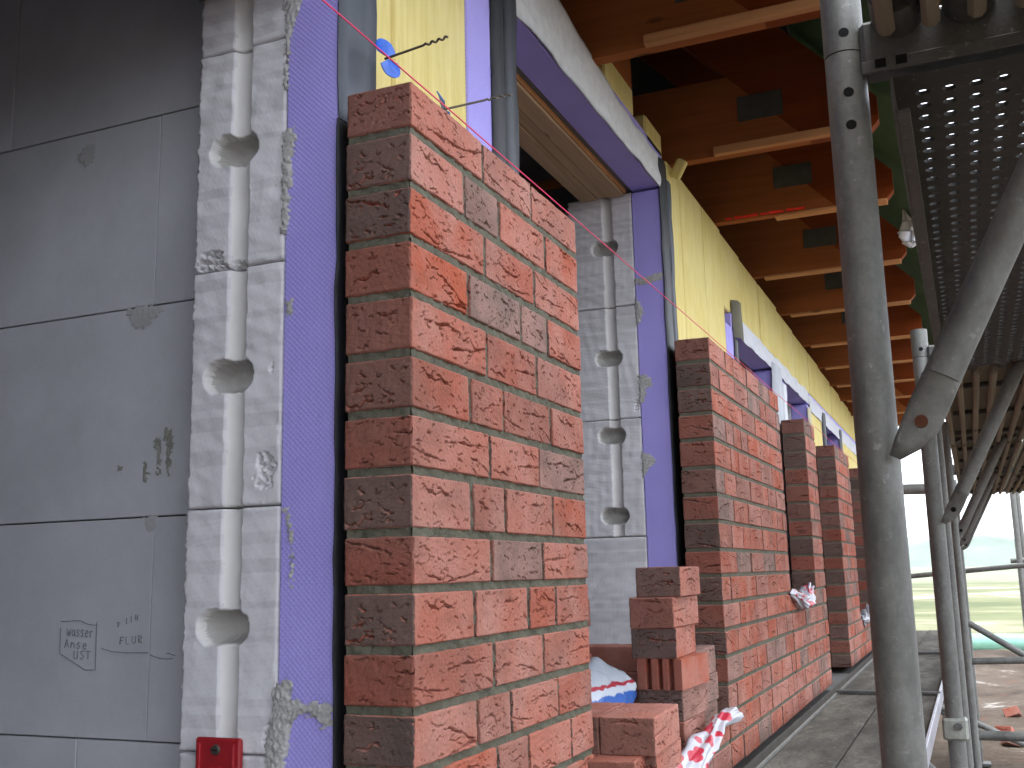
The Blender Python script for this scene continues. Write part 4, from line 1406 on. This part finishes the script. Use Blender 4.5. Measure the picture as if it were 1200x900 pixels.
def bag_material(name, kind):
    g = G(name, .35, .5)
    sp = g.n('ShaderNodeSeparateXYZ'); g.l(g.tc.outputs['Object'], sp.inputs[0])
    wob = g.math('MULTIPLY', g.noise(30, 2, .5, g.tc.outputs['Object']), .02)
    if kind == 'blue':
        z = g.math('ADD', sp.outputs[2], wob)
        c = g.ramp(g.math('ADD', g.math('MULTIPLY', z, 8.0), .5), [(.0, (.03, .09, .34)), (.80, (.04, .12, .40)), (.82, (.50, .54, .60)), (.93, (.50, .54, .60)), (.94, (.36, .03, .05)), (.985, (.36, .03, .05)), (1.0, (.42, .46, .50))])
    else:
        v = g.n('ShaderNodeTexVoronoi'); v.inputs['Scale'].default_value = 20; g.l(g.scaled((1, .6, 1), g.tc.outputs['Object']), v.inputs['Vector'])
        yy = g.math('ABSOLUTE', g.math('ADD', sp.outputs[1], wob))
        band = g.math('LESS_THAN', yy, .30)
        letters = g.math('MULTIPLY', band, g.math('LESS_THAN', v.outputs['Distance'], .40))
        c = g.mix(letters, (.50, .50, .55), (.50, .02, .05))
    g.color(c)
    g.bump(g.noise(45, 4, .6), .4, .004)
    return g.m


M['bag_blue'] = bag_material('blue and white sack print', 'blue')
M['bag_red'] = bag_material('red and white foil print', 'red')
bb = wrap('mortar_bag', [(-.20, .70, -1.12), (-.20, .80, -1.10), (-.195, 1.0, -1.075), (-.175, 1.18, -1.055), (-.155, 1.28, -1.03), (-.145, 1.32, -1.01)], [.05, .10, .115, .11, .09, .012], 71, M['bag_blue'], 'white and blue printed mortar sack lying behind the front bricks', 'bag', .72, .07, 48)
wrap('foil_wrap', [(.080, .86, -1.24), (.083, .98, -1.215), (.085, 1.10, -1.20), (.087, 1.20, -1.188), (.089, 1.30, -1.178), (.090, 1.38, -1.165), (.090, 1.45, -1.145), (.092, 1.53, -1.138), (.094, 1.62, -1.140), (.098, 1.70, -1.148)], [.040, .044, .044, .040, .034, .020, .016, .026, .026, .004], 82, M['bag_red'], 'long white foil wrap with red print and twisted end before the brick stacks', 'plastic wrap', .75, .16)
wrap('foil_wrap', [(.004, 3.32, -.862), (.012, 3.40, -.870), (.016, 3.55, -.905), (.014, 3.70, -.900), (.012, 3.78, -.868), (.010, 3.86, -.850), (.008, 3.92, -.858)], [.006, .022, .030, .024, .022, .028, .006], 91, M['bag_red'], 'crumpled white and red foil lying over the window ledge', 'plastic wrap', 1.0, .30)
wrap('foil_wrap', [(.004, 6.40, -1.118), (.012, 6.50, -1.115), (.014, 6.62, -1.10), (.012, 6.75, -1.085), (.01, 6.85, -1.10)], [.008, .030, .035, .04, .008], 96, M['white_foil'], 'white foil scrap on the ledge of the farther wall section', 'plastic wrap', 1.0, .35)
wrap('plastic_bag', [(.585, 3.60, .84), (.60, 3.60, .79), (.607, 3.61, .74), (.603, 3.62, .69), (.60, 3.62, .665)], [.006, .026, .04, .036, .008], 99, M['white_foil'], 'white plastic bag caught on the truss tails', 'plastic bag', .8, .25)
# blue lettering printed on the sack's side
tcv = bpy.data.curves.new('print', 'FONT'); tcv.body = 'fine'; tcv.size = .085; tcv.shear = .25
tob = bpy.data.objects.new('tmp', tcv); col.objects.link(tob)
dg = bpy.context.evaluated_depsgraph_get()
tme = bpy.data.meshes.new_from_object(tob.evaluated_get(dg)); bpy.data.objects.remove(tob)
sv = np.array([v.co[:] for v in bb.data.vertices])
for v in tme.vertices:
    yy, zz = v.co.x*.8-.16, v.co.y*.55+.028
    d = np.hypot(sv[:, 1]-yy, sv[:, 2]-zz)+np.where(sv[:, 0] < 0, 9, 0)
    q = np.argsort(d)[:5]; w = 1/(d[q]+1e-4)
    v.co = ((sv[q, 0]*w).sum()/w.sum()+.0035, yy, zz)
tme.materials.clear()
to = bpy.data.objects.new('bag_print', tme); col.objects.link(to); to.parent = bb
tme.materials.append(simple('blue print', (.03, .10, .42), .4))

# ------------------------------------------------------------------ things on the site behind
tag(MB().path([(-3, 20.6, GZ+.17), (.2, 20.3, GZ+.18), (2.6, 20.1, GZ+.17), (6, 20.0, GZ+.16)], .17, 14).build('plastic_pipe', M['pipe']), 'mint green plastic pipe lying across the earth before the meadow', 'pipe')
rb = random.Random(8)
for k in range(26):
    x = rb.uniform(.85, 2.6); y = rb.uniform(7.4, 11.5)
    o = link('rubble_brick', rb.choice(BM['half'][1]), None, None, (x, y, GZ+.02+rb.uniform(0, .05)), (rb.uniform(-.5, .5), rb.uniform(-.5, .5), rb.uniform(0, 3)), (1.2, 1.2, 1.2))
    o.color = (rb.uniform(.2, .9), rb.uniform(.2, .9), 0, 1)
    tag(o, 'broken brick lying in the rubble on the earth', 'brick', 'rubble bricks on the earth')

# ------------------------------------------------------------------ damp air over the fields
hz = bpy.data.materials.new('damp air'); hz.use_nodes = True
t_ = hz.node_tree
for n_ in list(t_.nodes):
    if n_.type != 'OUTPUT_MATERIAL': t_.nodes.remove(n_)
pv = t_.nodes.new('ShaderNodeVolumePrincipled')
pv.inputs['Color'].default_value = (.90, .93, .97, 1)
pv.inputs['Density'].default_value = .0004
pv.inputs['Anisotropy'].default_value = 0.0
t_.links.new(pv.outputs[0], [n_ for n_ in t_.nodes if n_.type == 'OUTPUT_MATERIAL'][0].inputs['Volume'])
tag(MB().box(-2700, 2700, -2000, 2800, GZ-2.2, 115).build('haze', hz), kind='stuff')
